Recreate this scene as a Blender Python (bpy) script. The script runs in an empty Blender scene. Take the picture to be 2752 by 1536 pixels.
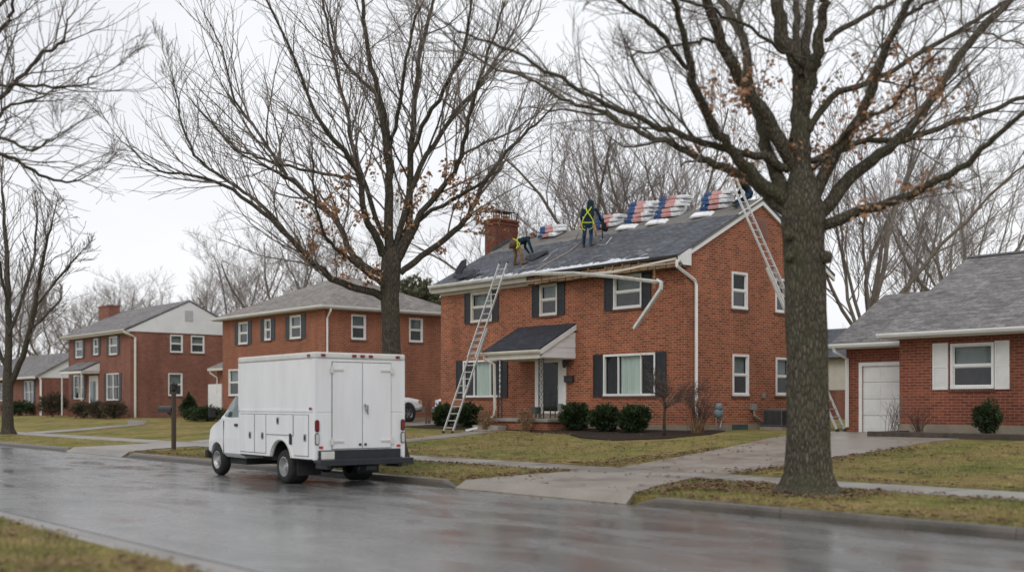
import bpy, bmesh, math, random
from mathutils import Vector, Matrix, noise
V = Vector
R = math.radians
SC = bpy.context.scene
COL = SC.collection
rnd = random.Random(7)

# ------------------------------------------------------------------ camera frame (metres, street level z = 0)
F = 3000.0; CX = 1376.0; HY = 1085.0; EYE = 1.73
TH = math.atan2(0.7587, 0.6514)
FW = V((-math.sin(TH), math.cos(TH), 0)); RT = V((math.cos(TH), math.sin(TH), 0))
EYEP = V((0, 0, EYE))
def ray(px, py): return FW + RT*((px-CX)/F) + V((0, 0, (HY-py)/F))
def at_d(px, py, d): return EYEP + ray(px, py)*d
def at_Y(px, py, Y): r = ray(px, py); return EYEP + r*(Y/r.y)
def at_X(px, py, X): r = ray(px, py); return EYEP + r*(X/r.x)
def at_plane(px, py, p0, n): r = ray(px, py); return EYEP + r*((p0-EYEP).dot(n)/r.dot(n))
def fx(px, Y): return at_Y(px, HY, Y).x
def fy(px, X): return at_X(px, HY, X).y
def crop(x0, y0, s): return lambda cx, cy: (x0+cx/s, y0+cy/s)
c2 = crop(1100, 500, 3.595); c3 = crop(1600, 450, 3.595); c4 = crop(1100, 820, 3.345); c5 = crop(1600, 820, 3.345)
cA = crop(800, 0, 2.054); cB = crop(1700, 0, 2.054); cL = crop(0, 0, 2.054)

# ------------------------------------------------------------------ object helpers
def tag(o, label=None, cat=None, group=None, kind=None):
    if label: o['label'] = label
    if cat: o['category'] = cat
    if group: o['group'] = group
    if kind: o['kind'] = kind
    return o
def thing(name, label, cat, loc=(0, 0, 0), rz=0, group=None):
    o = bpy.data.objects.new(name, None); COL.objects.link(o)
    o.location = loc; o.rotation_euler = (0, 0, rz); o.empty_display_size = .2
    return tag(o, label, cat, group)
def root_of(o):
    while o.parent: o = o.parent
    return o
def copy_tree(o, parent=None):
    c = o.copy(); COL.objects.link(c); c.parent = parent
    for ch in list(o.children): copy_tree(ch, c)
    return c

class MB:
    def __init__(s): s.v = []; s.f = []; s.m = []; s.cur = 0
    def add(s, vs, fs):
        b = len(s.v); s.v += [V(p) for p in vs]
        for f in fs: s.f.append([i+b for i in f]); s.m.append(s.cur)
        return s
    def poly(s, *p): return s.add(p, [list(range(len(p)))])
    def box(s, x0, x1, y0, y1, z0, z1):
        if x0 > x1: x0, x1 = x1, x0
        if y0 > y1: y0, y1 = y1, y0
        if z0 > z1: z0, z1 = z1, z0
        return s.add([(x0,y0,z0),(x1,y0,z0),(x1,y1,z0),(x0,y1,z0),(x0,y0,z1),(x1,y0,z1),(x1,y1,z1),(x0,y1,z1)],
            [(0,3,2,1),(4,5,6,7),(0,1,5,4),(1,2,6,5),(2,3,7,6),(3,0,4,7)])
    def obox(s, c, ax, ay, az):
        c, ax, ay, az = V(c), V(ax), V(ay), V(az)
        vs = [c+ax*i+ay*j+az*k for k in (-.5,.5) for (i, j) in ((-.5,-.5),(.5,-.5),(.5,.5),(-.5,.5))]
        return s.add(vs, [(0,3,2,1),(4,5,6,7),(0,1,5,4),(1,2,6,5),(2,3,7,6),(3,0,4,7)])
    def bar(s, a, b, w, h, up=(0, 0, 1)):
        a, b = V(a), V(b); d = b-a; up = V(up)
        sd = d.cross(up)
        if sd.length < 1e-6: sd = d.cross(V((1, 0, 0)))
        sd.normalize(); u = sd.cross(d).normalized()
        return s.obox((a+b)/2, d, sd*w, u*h)
    def prism(s, pts, ext):
        n = len(pts); e = V(ext); p = [V(q) for q in pts]
        return s.add(p+[q+e for q in p], [list(range(n))[::-1], list(range(n, 2*n))]+[(i, (i+1) % n, n+(i+1) % n, n+i) for i in range(n)])
    def tube(s, pts, rad, n=6, cap=True):
        pts = [V(p) for p in pts]
        if not isinstance(rad, (list, tuple)): rad = [rad]*len(pts)
        b = len(s.v); ref = None
        for i, p in enumerate(pts):
            d = (pts[min(i+1, len(pts)-1)]-pts[max(i-1, 0)])
            if d.length < 1e-9: d = V((0, 0, 1))
            d.normalize()
            if ref is None: ref = d.orthogonal().normalized()
            ref = (ref-d*ref.dot(d))
            if ref.length < 1e-6: ref = d.orthogonal()
            ref.normalize(); q = d.cross(ref)
            for k in range(n):
                a = 2*math.pi*k/n
                s.v.append(p+(ref*math.cos(a)+q*math.sin(a))*rad[i])
        for i in range(len(pts)-1):
            for k in range(n):
                s.f.append([b+i*n+k, b+i*n+(k+1) % n, b+(i+1)*n+(k+1) % n, b+(i+1)*n+k]); s.m.append(s.cur)
        if cap:
            s.f.append([b+k for k in range(n)][::-1]); s.m.append(s.cur)
            e = b+(len(pts)-1)*n
            s.f.append([e+k for k in range(n)]); s.m.append(s.cur)
        return s
    def sweep(s, pts, prof, up=(0, 0, 1)):
        pts = [V(p) for p in pts]; up = V(up); b = len(s.v); n = len(prof)
        for i, p in enumerate(pts):
            d = (pts[min(i+1, len(pts)-1)]-pts[max(i-1, 0)]).normalized()
            sd = d.cross(up).normalized(); u = sd.cross(d).normalized()
            for (a, c) in prof: s.v.append(p+sd*a+u*c)
        for i in range(len(pts)-1):
            for k in range(n):
                s.f.append([b+i*n+k, b+i*n+(k+1) % n, b+(i+1)*n+(k+1) % n, b+(i+1)*n+k]); s.m.append(s.cur)
        s.f.append([b+k for k in range(n)]); s.m.append(s.cur)
        e = b+(len(pts)-1)*n; s.f.append([e+k for k in range(n)]); s.m.append(s.cur)
        return s
    def lathe(s, prof, c, axis='z', n=24):
        c = V(c); b = len(s.v)
        for (r, h) in prof:
            for k in range(n):
                a = 2*math.pi*k/n; x, y = r*math.cos(a), r*math.sin(a)
                s.v.append(c+(V((x, y, h)) if axis == 'z' else V((x, h, y)) if axis == 'y' else V((h, x, y))))
        for i in range(len(prof)-1):
            for k in range(n):
                s.f.append([b+i*n+k, b+i*n+(k+1) % n, b+(i+1)*n+(k+1) % n, b+(i+1)*n+k]); s.m.append(s.cur)
        return s
    def ball(s, c, r, n=10, sc=(1, 1, 1)):
        c = V(c); m = n//2+1; b = len(s.v)
        for i in range(m+1):
            t = math.pi*i/m
            for k in range(n):
                a = 2*math.pi*k/n
                s.v.append(c+V((r*sc[0]*math.sin(t)*math.cos(a), r*sc[1]*math.sin(t)*math.sin(a), r*sc[2]*math.cos(t))))
        for i in range(m):
            for k in range(n):
                s.f.append([b+i*n+k, b+i*n+(k+1) % n, b+(i+1)*n+(k+1) % n, b+(i+1)*n+k]); s.m.append(s.cur)
        return s
    def build(s, name, mat, parent=None, smooth=False, local=False, bevel=0, fix=True):
        off = V((0, 0, 0))
        if parent is not None and not local: off = root_of(parent).location
        me = bpy.data.meshes.new(name)
        me.from_pydata([tuple(p-off) for p in s.v], [], s.f)
        for mt in (mat if isinstance(mat, (list, tuple)) else [mat]): me.materials.append(mt)
        if isinstance(mat, (list, tuple)): me.polygons.foreach_set('material_index', s.m)
        if fix and len(s.f) < 4000:
            bm = bmesh.new(); bm.from_mesh(me); bmesh.ops.recalc_face_normals(bm, faces=bm.faces); bm.to_mesh(me); bm.free()
        if smooth: me.polygons.foreach_set('use_smooth', [True]*len(me.polygons))
        o = bpy.data.objects.new(name, me); COL.objects.link(o)
        if parent is not None: o.parent = parent
        if bevel:
            bv = o.modifiers.new('bevel', 'BEVEL'); bv.width = bevel; bv.segments = 2; bv.limit_method = 'ANGLE'; bv.angle_limit = R(40)
        return o
def bake(o):
    dg = bpy.context.evaluated_depsgraph_get(); me = bpy.data.meshes.new_from_object(o.evaluated_get(dg))
    o.modifiers.clear(); o.data = me
    return o

# ------------------------------------------------------------------ materials
MATS = {}
def nn(nt, t, **kw):
    n = nt.nodes.new(t)
    for k, v in kw.items(): setattr(n, k, v)
    return n
def base_mat(name, rough=.6, spec=.5, metal=0):
    m = bpy.data.materials.new(name); m.use_nodes = True; nt = m.node_tree
    p = nt.nodes['Principled BSDF']; p.inputs['Roughness'].default_value = rough
    p.inputs['Specular IOR Level'].default_value = spec; p.inputs['Metallic'].default_value = metal
    MATS[name] = m
    return m, nt, p
def c4t(c): return (c[0], c[1], c[2], 1)
def ramp(nt, src, stops):
    r = nn(nt, 'ShaderNodeValToRGB'); el = r.color_ramp.elements
    while len(el) < len(stops): el.new(.5)
    for e, (p, c) in zip(el, stops): e.position = p; e.color = c4t(c) if not isinstance(c, (int, float)) else (c, c, c, 1)
    nt.links.new(src, r.inputs[0]); return r
def objco(nt): return nn(nt, 'ShaderNodeTexCoord').outputs['Object']
def noise_n(nt, scale, detail=4, rough=.55, vec=None, dist=0):
    n = nn(nt, 'ShaderNodeTexNoise'); n.inputs['Scale'].default_value = scale; n.inputs['Detail'].default_value = detail
    n.inputs['Roughness'].default_value = rough; n.inputs['Distortion'].default_value = dist
    nt.links.new(vec if vec is not None else objco(nt), n.inputs['Vector']); return n
def mix(nt, fac, a, b, mode='MIX'):
    n = nn(nt, 'ShaderNodeMix', data_type='RGBA', blend_type=mode)
    if isinstance(fac, (int, float)): n.inputs[0].default_value = fac
    else: nt.links.new(fac, n.inputs[0])
    for i, x in ((6, a), (7, b)):
        if isinstance(x, (tuple, list)): n.inputs[i].default_value = c4t(x)
        else: nt.links.new(x, n.inputs[i])
    return n.outputs[2]
def bump(nt, p, h, strength=.3, dist=.02):
    b = nn(nt, 'ShaderNodeBump'); b.inputs['Strength'].default_value = strength; b.inputs['Distance'].default_value = dist
    nt.links.new(h, b.inputs['Height']); nt.links.new(b.outputs[0], p.inputs['Normal'])
def M(name, c1, c2=None, scale=6, rough=.6, spec=.4, metal=0, bmp=0, detail=5, stretch=None):
    m, nt, p = base_mat(name, rough, spec, metal)
    c2 = c2 or tuple(x*.82 for x in c1)
    vec = objco(nt)
    if stretch:
        mp = nn(nt, 'ShaderNodeMapping'); mp.inputs['Scale'].default_value = stretch
        nt.links.new(vec, mp.inputs['Vector']); vec = mp.outputs[0]
    n = noise_n(nt, scale, detail, .6, vec)
    r = ramp(nt, n.outputs[0], [(.3, c1), (.7, c2)])
    nt.links.new(r.outputs[0], p.inputs['Base Color'])
    if bmp: bump(nt, p, n.outputs[0], bmp, .02)
    return m
def math_n(nt, op, a, b=None):
    n = nn(nt, 'ShaderNodeMath', operation=op)
    for i, x in enumerate((a, b)):
        if x is None: continue
        if isinstance(x, (int, float)): n.inputs[i].default_value = x
        else: nt.links.new(x, n.inputs[i])
    return n.outputs[0]
def wall_uv(nt, vmul=1):
    sx = nn(nt, 'ShaderNodeSeparateXYZ'); nt.links.new(objco(nt), sx.inputs[0])
    g = nn(nt, 'ShaderNodeNewGeometry'); sn = nn(nt, 'ShaderNodeSeparateXYZ'); nt.links.new(g.outputs['Normal'], sn.inputs[0])
    k = math_n(nt, 'GREATER_THAN', math_n(nt, 'ABSOLUTE', sn.outputs[0]), math_n(nt, 'ABSOLUTE', sn.outputs[1]))
    u = math_n(nt, 'ADD', math_n(nt, 'MULTIPLY', sx.outputs[0], math_n(nt, 'SUBTRACT', 1, k)), math_n(nt, 'MULTIPLY', sx.outputs[1], k))
    cb = nn(nt, 'ShaderNodeCombineXYZ'); nt.links.new(u, cb.inputs[0]); nt.links.new(math_n(nt, 'MULTIPLY', sx.outputs[2], vmul), cb.inputs[1])
    return cb.outputs[0]
def brick_mat(name, a, b, mortar, w=.27, h=.088, ms=.0105, tint=None):
    m, nt, p = base_mat(name, .85, .25)
    uv = wall_uv(nt)
    bt = nn(nt, 'ShaderNodeTexBrick'); bt.offset = .5
    for k, v in (('Scale', 1), ('Mortar Size', ms), ('Mortar Smooth', .25), ('Bias', -.1), ('Brick Width', w), ('Row Height', h)): bt.inputs[k].default_value = v
    bt.inputs['Color1'].default_value = c4t(a); bt.inputs['Color2'].default_value = c4t(b); bt.inputs['Mortar'].default_value = c4t(mortar)
    nt.links.new(uv, bt.inputs['Vector'])
    mpv = nn(nt, 'ShaderNodeMapping'); mpv.inputs['Scale'].default_value = (1.3, 1.3, .4); nt.links.new(objco(nt), mpv.inputs['Vector'])
    n1 = noise_n(nt, .6, 6, .65, mpv.outputs[0]); n2 = noise_n(nt, 9, 3, .6, uv)
    c = mix(nt, .55, bt.outputs['Color'], ramp(nt, n1.outputs[0], [(.3, (.45, .42, .42)), (.7, (1.3, 1.25, 1.2))]).outputs[0], 'MULTIPLY')
    c = mix(nt, .5, c, ramp(nt, n2.outputs[0], [(.3, (.6, .6, .6)), (.7, (1.3, 1.25, 1.2))]).outputs[0], 'MULTIPLY')
    nt.links.new(c, p.inputs['Base Color'])
    bump(nt, p, math_n(nt, 'SUBTRACT', 1, bt.outputs['Fac']), .6, .01)
    return m
def shingle_mat(name, a, b, gap, w=.32, h=.15, slope=.47):
    m, nt, p = base_mat(name, .8, .35)
    uv = wall_uv(nt, 1/slope)
    bt = nn(nt, 'ShaderNodeTexBrick'); bt.offset = .37
    for k, v in (('Scale', 1), ('Mortar Size', .012), ('Mortar Smooth', .3), ('Bias', 0), ('Brick Width', w), ('Row Height', h)): bt.inputs[k].default_value = v
    bt.inputs['Color1'].default_value = c4t(a); bt.inputs['Color2'].default_value = c4t(b); bt.inputs['Mortar'].default_value = c4t(gap)
    nt.links.new(uv, bt.inputs['Vector'])
    mp = nn(nt, 'ShaderNodeMapping'); mp.inputs['Scale'].default_value = (1.5, 5, 1); nt.links.new(uv, mp.inputs['Vector'])
    n1 = noise_n(nt, 1.1, 5, .65); n2 = noise_n(nt, 1.5, 5, .75, mp.outputs[0], .5)
    c = mix(nt, .6, bt.outputs['Color'], ramp(nt, n1.outputs[0], [(.3, (.6, .6, .6)), (.7, (1.35, 1.35, 1.4))]).outputs[0], 'MULTIPLY')
    c = mix(nt, .85, c, ramp(nt, n2.outputs[0], [(.32, (.45, .45, .45)), (.68, (1.6, 1.6, 1.65))]).outputs[0], 'MULTIPLY')
    nt.links.new(c, p.inputs['Base Color'])
    bump(nt, p, n2.outputs[0], .5, .02)
    return m
brick = brick_mat('orange_red_brick', (.375, .114, .056), (.175, .053, .031), (.43, .29, .2))
brick2 = brick_mat('brown_red_brick', (.33, .1, .052), (.23, .068, .038), (.40, .29, .21))
brick3 = brick_mat('hazed_red_brick', (.27, .098, .068), (.17, .066, .048), (.33, .22, .18))  # red brick, its colour muted to carry distance haze
brick_dark = brick_mat('dark_sill_brick', (.15, .06, .045), (.1, .045, .035), (.2, .13, .1), .075, .25)
shingle_new = shingle_mat('blue_grey_shingle', (.112, .119, .133), (.062, .067, .077), (.02, .022, .026))
shingle_dark = shingle_mat('charcoal_shingle', (.038, .042, .052), (.024, .026, .034), (.012, .012, .016))
shingle_tan = shingle_mat('weathered_tan_shingle', (.25, .225, .2), (.19, .175, .155), (.11, .1, .09))
shingle_grey = shingle_mat('weathered_grey_shingle', (.215, .203, .196), (.14, .132, .128), (.082, .078, .076), .35, .16)
felt = M('roof_felt', (.2, .19, .175), (.15, .142, .132), 2.2, .85, .2, bmp=.2)
white = M('white_trim_paint', (.78, .78, .76), (.68, .68, .66), 3, .45, .4)
cream = M('cream_trim_paint', (.66, .63, .56), (.56, .53, .47), 2.5, .5, .4)
gutterwhite = M('weathered_gutter_white', (.7, .7, .68), (.48, .47, .44), 4, .4, .5)
vinyl = M('white_siding', (.78, .79, .8), (.7, .71, .72), 1.2, .45, .4)
black = M('black_paint', (.018, .02, .025), (.03, .032, .038), 5, .5, .4)
slate_sh = M('slate_shutter_paint', (.045, .052, .062), (.06, .068, .078), 5, .55, .4)
blackmetal = M('black_iron', (.012, .012, .014), (.025, .025, .025), 12, .45, .5)
concrete = M('concrete', (.33, .3, .265), (.23, .21, .185), 3.2, .7, .4, bmp=.15)
found = M('foundation_concrete', (.3, .255, .19), (.21, .18, .14), 3, .8, .3, bmp=.2)
alu = M('ladder_aluminium', (.62, .62, .6), (.45, .45, .44), 9, .42, .5, metal=.35)
galv = M('galvanised_metal', (.3, .31, .32), (.2, .21, .22), 6, .45, .5, metal=.5)
wood = M('old_rafter_wood', (.4, .26, .15), (.17, .1, .055), 4.5, .85, .2, bmp=.4, stretch=(1, 4, 4))
snow = M('old_snow', (.74, .76, .8), (.5, .52, .56), 6, .7, .3, bmp=.5)
mulch = M('bark_mulch', (.05, .034, .026), (.022, .016, .013), 14, .95, .15, bmp=1)
tyre = M('tyre_rubber', (.018, .018, .019), (.03, .03, .03), 9, .8, .3)
rimm = M('wheel_steel', (.5, .5, .5), (.36, .36, .36), 7, .38, .5, metal=.6)
truckwhite = M('truck_white_paint', (.8, .81, .83), (.70, .705, .715), 1.6, .34, .5, stretch=(1.6, 1.6, .35), detail=8)
dirtywhite = M('truck_trim_white', (.68, .68, .65), (.56, .56, .53), 3, .45, .5)
seam = M('door_gap_black', (.03, .03, .03), (.045, .045, .045), 9, .8, .2)
redlens = M('red_lens', (.22, .008, .014), (.16, .006, .01), 20, .2, .6)
clearlens = M('clear_lens', (.6, .6, .58), (.5, .5, .48), 20, .2, .6)
amber = M('amber_lens', (.6, .2, .04), (.5, .16, .03), 20, .25, .6)
chrome = M('chrome', (.6, .6, .6), (.5, .5, .5), 8, .2, .5, metal=.9)
cabglass = M('vehicle_glass', (.035, .07, .07), (.05, .095, .09), 1.5, .06, .7)
bark = M('grey_brown_bark', (.11, .095, .073), (.04, .034, .027), 7, .95, .15, bmp=1, stretch=(2.6, 2.6, .45), detail=7)
barkB = M('olive_grey_bark', (.16, .14, .104), (.03, .026, .02), 11, .95, .15, bmp=1, stretch=(2.2, 2.2, .42), detail=9)
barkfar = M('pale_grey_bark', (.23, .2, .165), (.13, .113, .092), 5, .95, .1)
def bark_mat(name, c1, c2, moss, sc):
    m, nt, p = base_mat(name, .95, .15); oc = objco(nt)
    mp = nn(nt, 'ShaderNodeMapping'); mp.inputs['Scale'].default_value = (1, 1, .26); nt.links.new(oc, mp.inputs['Vector'])
    wn = noise_n(nt, 3, 4, .6, mp.outputs[0]); va = nn(nt, 'ShaderNodeVectorMath', operation='MULTIPLY_ADD'); nt.links.new(wn.outputs['Color'], va.inputs[0]); va.inputs[1].default_value = (.09, .09, .09); nt.links.new(mp.outputs[0], va.inputs[2])
    vo = nn(nt, 'ShaderNodeTexVoronoi', feature='DISTANCE_TO_EDGE'); vo.inputs['Scale'].default_value = sc; nt.links.new(va.outputs[0], vo.inputs['Vector'])
    f = noise_n(nt, 22, 5, .7, mp.outputs[0]); big_ = noise_n(nt, 1.3, 4, .6)
    col = ramp(nt, vo.outputs['Distance'], [(.0, c2), (.12, tuple((a+b)/2 for a, b in zip(c1, c2))), (.3, c1)]).outputs[0]
    col = mix(nt, .8, col, ramp(nt, f.outputs[0], [(.3, (.55, .55, .55)), (.7, (1.4, 1.4, 1.4))]).outputs[0], 'MULTIPLY')
    col = mix(nt, ramp(nt, big_.outputs[0], [(.45, 0.0), (.7, .6)]).outputs[0], col, moss)
    nt.links.new(col, p.inputs['Base Color']); bump(nt, p, math_n(nt, 'MINIMUM', vo.outputs['Distance'], .3), 1, .05)
    return m
barkB = bark_mat('furrowed_olive_bark', (.15, .132, .1), (.036, .031, .024), (.07, .074, .04), 24)
bark = bark_mat('furrowed_grey_bark', (.12, .105, .082), (.04, .035, .028), (.066, .066, .042), 24)
twig = M('twig_bark', (.2, .172, .15), (.13, .112, .095), 6, .95, .1)
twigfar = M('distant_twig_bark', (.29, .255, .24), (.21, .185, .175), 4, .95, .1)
deadleaf = M('brown_oak_leaf', (.44, .25, .14), (.27, .145, .08), 3, .75, .3)
litter = M('leaf_litter_brown', (.25, .16, .095), (.12, .076, .048), 5, .85, .25)
green = M('yew_green', (.05, .076, .026), (.02, .036, .015), 5, .7, .3)
green2 = M('juniper_green', (.17, .17, .1), (.08, .09, .05), 4, .75, .3)
tanstem = M('dry_tan_stems', (.32, .2, .11), (.18, .11, .065), 5, .9, .2)
redtwig = M('reddish_twigs', (.14, .082, .066), (.09, .055, .046), 5, .9, .2)
navy = M('navy_cloth', (.015, .038, .058), (.01, .024, .04), 7, .9, .2, bmp=.3)
denim = M('blue_denim', (.03, .06, .115), (.016, .034, .075), 8, .9, .2, bmp=.3)
khaki = M('tan_canvas', (.27, .165, .085), (.2, .12, .062), 8, .9, .2, bmp=.3)
skin = M('skin', (.42, .24, .17), (.36, .2, .14), 20, .55, .4)
glove = M('grey_glove', (.16, .14, .12), (.1, .09, .08), 12, .9, .2)
boot = M('tan_boot', (.19, .1, .05), (.12, .06, .03), 10, .75, .3)
darkboot = M('dark_boot', (.03, .024, .02), (.05, .04, .03), 10, .7, .3)
blackcloth = M('black_cloth', (.014, .014, .017), (.024, .024, .028), 8, .9, .2, bmp=.3)
hivis = M('yellow_green_webbing', (.55, .6, .05), (.42, .48, .04), 15, .7, .3)
greycap = M('grey_knit', (.13, .12, .105), (.085, .08, .07), 18, .95, .15, bmp=.4)
rope = M('tan_rope', (.5, .42, .3), (.38, .31, .22), 30, .9, .2)
wrapw = M('white_plastic_wrap', (.84, .84, .85), (.7, .71, .74), 5, .35, .5, bmp=.3)
wrapp = M('pink_plastic_wrap', (.68, .37, .35), (.58, .3, .29), 4, .4, .5)
wrapb = M('blue_plastic_wrap', (.016, .06, .2), (.04, .14, .33), 3, .35, .5)
plasticgrey = M('grey_plastic_box', (.26, .25, .23), (.2, .19, .18), 6, .6, .4)
bluegrey = M('gas_meter_paint', (.17, .22, .24), (.12, .16, .18), 8, .5, .4)
acgrey = M('condenser_grey_metal', (.11, .115, .12), (.07, .075, .08), 5, .5, .5)
seam_wet = M('wet_crack_filler', (.025, .024, .023), (.06, .058, .055), 3, .4, .4)
curtain = M('pale_green_curtain', (.74, .78, .74), (.5, .56, .52), 2.2, .9, .2, stretch=(5, 5, .15))
sash_sheen = M('painted_sash_sheen', (.3, .32, .33), (.22, .24, .25), 3, .8, .3)  # grey tone standing in for the pale reflection in upper sashes
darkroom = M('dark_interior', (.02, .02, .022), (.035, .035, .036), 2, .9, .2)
board = M('dark_timber', (.055, .043, .035), (.09, .07, .055), 4, .85, .25, stretch=(1, 6, 6))
stone = M('edging_stone', (.1, .08, .066), (.055, .045, .04), 5, .9, .2, bmp=.5)
screenm = M('insect_screen_pane', (.045, .047, .052), (.062, .064, .07), 3, .25, .5)
def glass_mat(name, tint, refl=.12):
    m, nt, p = base_mat(name, .02, .5)
    n = noise_n(nt, 2.1, 4, .6)
    t = nn(nt, 'ShaderNodeBsdfTransparent'); t.inputs[0].default_value = c4t(tint)
    g = nn(nt, 'ShaderNodeBsdfGlossy'); g.inputs['Roughness'].default_value = .02
    fr = nn(nt, 'ShaderNodeLayerWeight'); fr.inputs[0].default_value = .5; fr = math_n(nt, 'MULTIPLY', math_n(nt, 'POWER', fr.outputs['Facing'], 4.5), .8)
    mx = nn(nt, 'ShaderNodeMixShader'); nt.links.new(math_n(nt, 'ADD', fr, refl), mx.inputs[0])
    nt.links.new(t.outputs[0], mx.inputs[1]); nt.links.new(g.outputs[0], mx.inputs[2])
    nt.links.new(mx.outputs[0], nt.nodes['Material Output'].inputs[0])
    return m
glass = glass_mat('window_glass', (.9, .93, .92), .018)

def lawn_mat():
    m, nt, p = base_mat('winter_lawn', .95, .15)
    a = noise_n(nt, .38, 5, .6); b = noise_n(nt, 2.3, 6, .65); c = noise_n(nt, 26, 4, .7)
    col = ramp(nt, a.outputs[0], [(.34, (.3, .232, .12)), (.5, (.245, .222, .085)), (.64, (.14, .165, .05))]).outputs[0]
    col = mix(nt, .75, col, ramp(nt, b.outputs[0], [(.32, (.5, .45, .38)), (.62, (1.25, 1.2, 1.08))]).outputs[0], 'MULTIPLY')
    col = mix(nt, .8, col, ramp(nt, c.outputs[0], [(.28, (.4, .38, .34)), (.7, (1.5, 1.45, 1.3))]).outputs[0], 'MULTIPLY')
    d_ = noise_n(nt, 1.1, 6, .7); col = mix(nt, ramp(nt, d_.outputs[0], [(.58, 0.0), (.68, .75)]).outputs[0], col, (.085, .062, .04))
    nt.links.new(col, p.inputs['Base Color']); bump(nt, p, c.outputs[0], 1, .05)
    return m
lawn = lawn_mat()
def grass_blade_mat():
    m, nt, p = base_mat('grass_blades', .8, .2)
    a = noise_n(nt, .5, 5, .6); b = noise_n(nt, 45, 2, .5)
    col = ramp(nt, a.outputs[0], [(.34, (.4, .315, .18)), (.5, (.29, .27, .12)), (.64, (.13, .17, .05))]).outputs[0]
    col = mix(nt, .9, col, ramp(nt, b.outputs[0], [(.3, (.5, .48, .42)), (.7, (1.5, 1.42, 1.3))]).outputs[0], 'MULTIPLY')
    nt.links.new(col, p.inputs['Base Color']); return m
grassm = grass_blade_mat()
def road_mat():
    m, nt, p = base_mat('wet_asphalt', .3, .5)
    oc = objco(nt)
    mp = nn(nt, 'ShaderNodeMapping'); mp.inputs['Scale'].default_value = (.38, 1, 1); nt.links.new(oc, mp.inputs['Vector'])
    a = noise_n(nt, .7, 5, .6, mp.outputs[0]); f = noise_n(nt, 60, 3, .7); c = noise_n(nt, 1.1, 4, .6, mp.outputs[0], .8)
    col = ramp(nt, a.outputs[0], [(.3, (.11, .11, .107)), (.5, (.15, .15, .145)), (.68, (.19, .19, .184))]).outputs[0]
    vo = nn(nt, 'ShaderNodeTexVoronoi', feature='DISTANCE_TO_EDGE'); vo.inputs['Scale'].default_value = .32; wv = nn(nt, 'ShaderNodeVectorMath', operation='ADD'); wn = noise_n(nt, 1.6, 4, .6); nt.links.new(oc, wv.inputs[0]); nt.links.new(wn.outputs['Color'], wv.inputs[1]); nt.links.new(wv.outputs[0], vo.inputs['Vector'])
    ck = math_n(nt, 'MULTIPLY', math_n(nt, 'LESS_THAN', vo.outputs['Distance'], .006), math_n(nt, 'GREATER_THAN', a.outputs[0], .5))
    col = mix(nt, math_n(nt, 'MULTIPLY', ck, .6), col, (.03, .03, .03))
    col = mix(nt, .5, col, ramp(nt, f.outputs[0], [(.3, (.55, .55, .55)), (.7, (1.45, 1.45, 1.45))]).outputs[0], 'MULTIPLY')
    sx = nn(nt, 'ShaderNodeSeparateXYZ'); nt.links.new(oc, sx.inputs[0])
    wob = noise_n(nt, .5, 3, .6)
    yy = math_n(nt, 'ADD', sx.outputs[1], math_n(nt, 'MULTIPLY', math_n(nt, 'SUBTRACT', wob.outputs[0], .5), .25))
    ln = math_n(nt, 'LESS_THAN', math_n(nt, 'ABSOLUTE', math_n(nt, 'SUBTRACT', yy, 9.8)), .018)
    col = mix(nt, math_n(nt, 'MULTIPLY', ln, .75), col, (.02, .02, .02))
    nt.links.new(col, p.inputs['Base Color'])
    rg = ramp(nt, c.outputs[0], [(.36, .15), (.5, .25), (.66, .37)])
    nt.links.new(rg.outputs[0], p.inputs['Roughness'])
    bump(nt, p, f.outputs[0], .1, .004)
    return m
road = road_mat()
def slab_mat(name, c1, c2, rough=(.28, .55)):
    m, nt, p = base_mat(name, .45, .5)
    a = noise_n(nt, .8, 6, .7); b = noise_n(nt, 20, 3, .65)
    col = ramp(nt, a.outputs[0], [(.36, c1), (.62, c2)]).outputs[0]
    col = mix(nt, .5, col, ramp(nt, b.outputs[0], [(.3, (.7, .7, .7)), (.7, (1.25, 1.25, 1.25))]).outputs[0], 'MULTIPLY')
    nt.links.new(col, p.inputs['Base Color'])
    nt.links.new(ramp(nt, a.outputs[0], [(.35, rough[0]), (.65, rough[1])]).outputs[0], p.inputs['Roughness'])
    bump(nt, p, b.outputs[0], .2, .01); return m
walk_m = slab_mat('damp_walk_concrete', (.15, .135, .115), (.285, .262, .232))
drive_m = slab_mat('damp_brown_concrete', (.205, .175, .145), (.285, .252, .214))
kerb_m = slab_mat('wet_kerb_concrete', (.06, .052, .042), (.125, .108, .09))
gutterpan_m = slab_mat('pale_gutter_concrete', (.17, .16, .148), (.29, .275, .255))

# ------------------------------------------------------------------ setting
LZ = [(-300, .2), (3, .16), (4.85, .1)]
UZ = [(14.27, .15), (17.2, .24), (18.5, .27), (21, .36), (24, .5), (27.5, .7), (30, .78), (45, .8), (900, .8)]
def gz(y):
    if y < 6:
        T = LZ
    else: T = UZ
    if y <= T[0][0]: return T[0][1]
    for (a, za), (b, zb) in zip(T, T[1:]):
        if y <= b: return za+(zb-za)*(y-a)/(b-a)
    return T[-1][1]
g = MB()
rows = [(-300, .2), (-40, .2), (3, .16), (4.85, .1), (4.86, -.06), (14.27, -.06), (14.28, .148)]+[(y, z) for y, z in UZ[1:]]
xs = [-700, -200, -120, -80, -60, -40, -30, -20, -10, 0, 20, 60, 300]
vs = [(x, y, z) for (y, z) in rows for x in xs]; nx = len(xs)
g.add(vs, [(i*nx+j, i*nx+j+1, (i+1)*nx+j+1, (i+1)*nx+j) for i in range(len(rows)-1) for j in range(nx-1)])
tag(g.build('lawn_ground', lawn), kind='structure')
r = MB(); r.poly((-600, 5.52, 0), (200, 5.52, 0), (200, 9.8, .03), (-600, 9.8, .03)); r.poly((-600, 9.8, .03), (200, 9.8, .03), (200, 14.1, 0), (-600, 14.1, 0))
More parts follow.
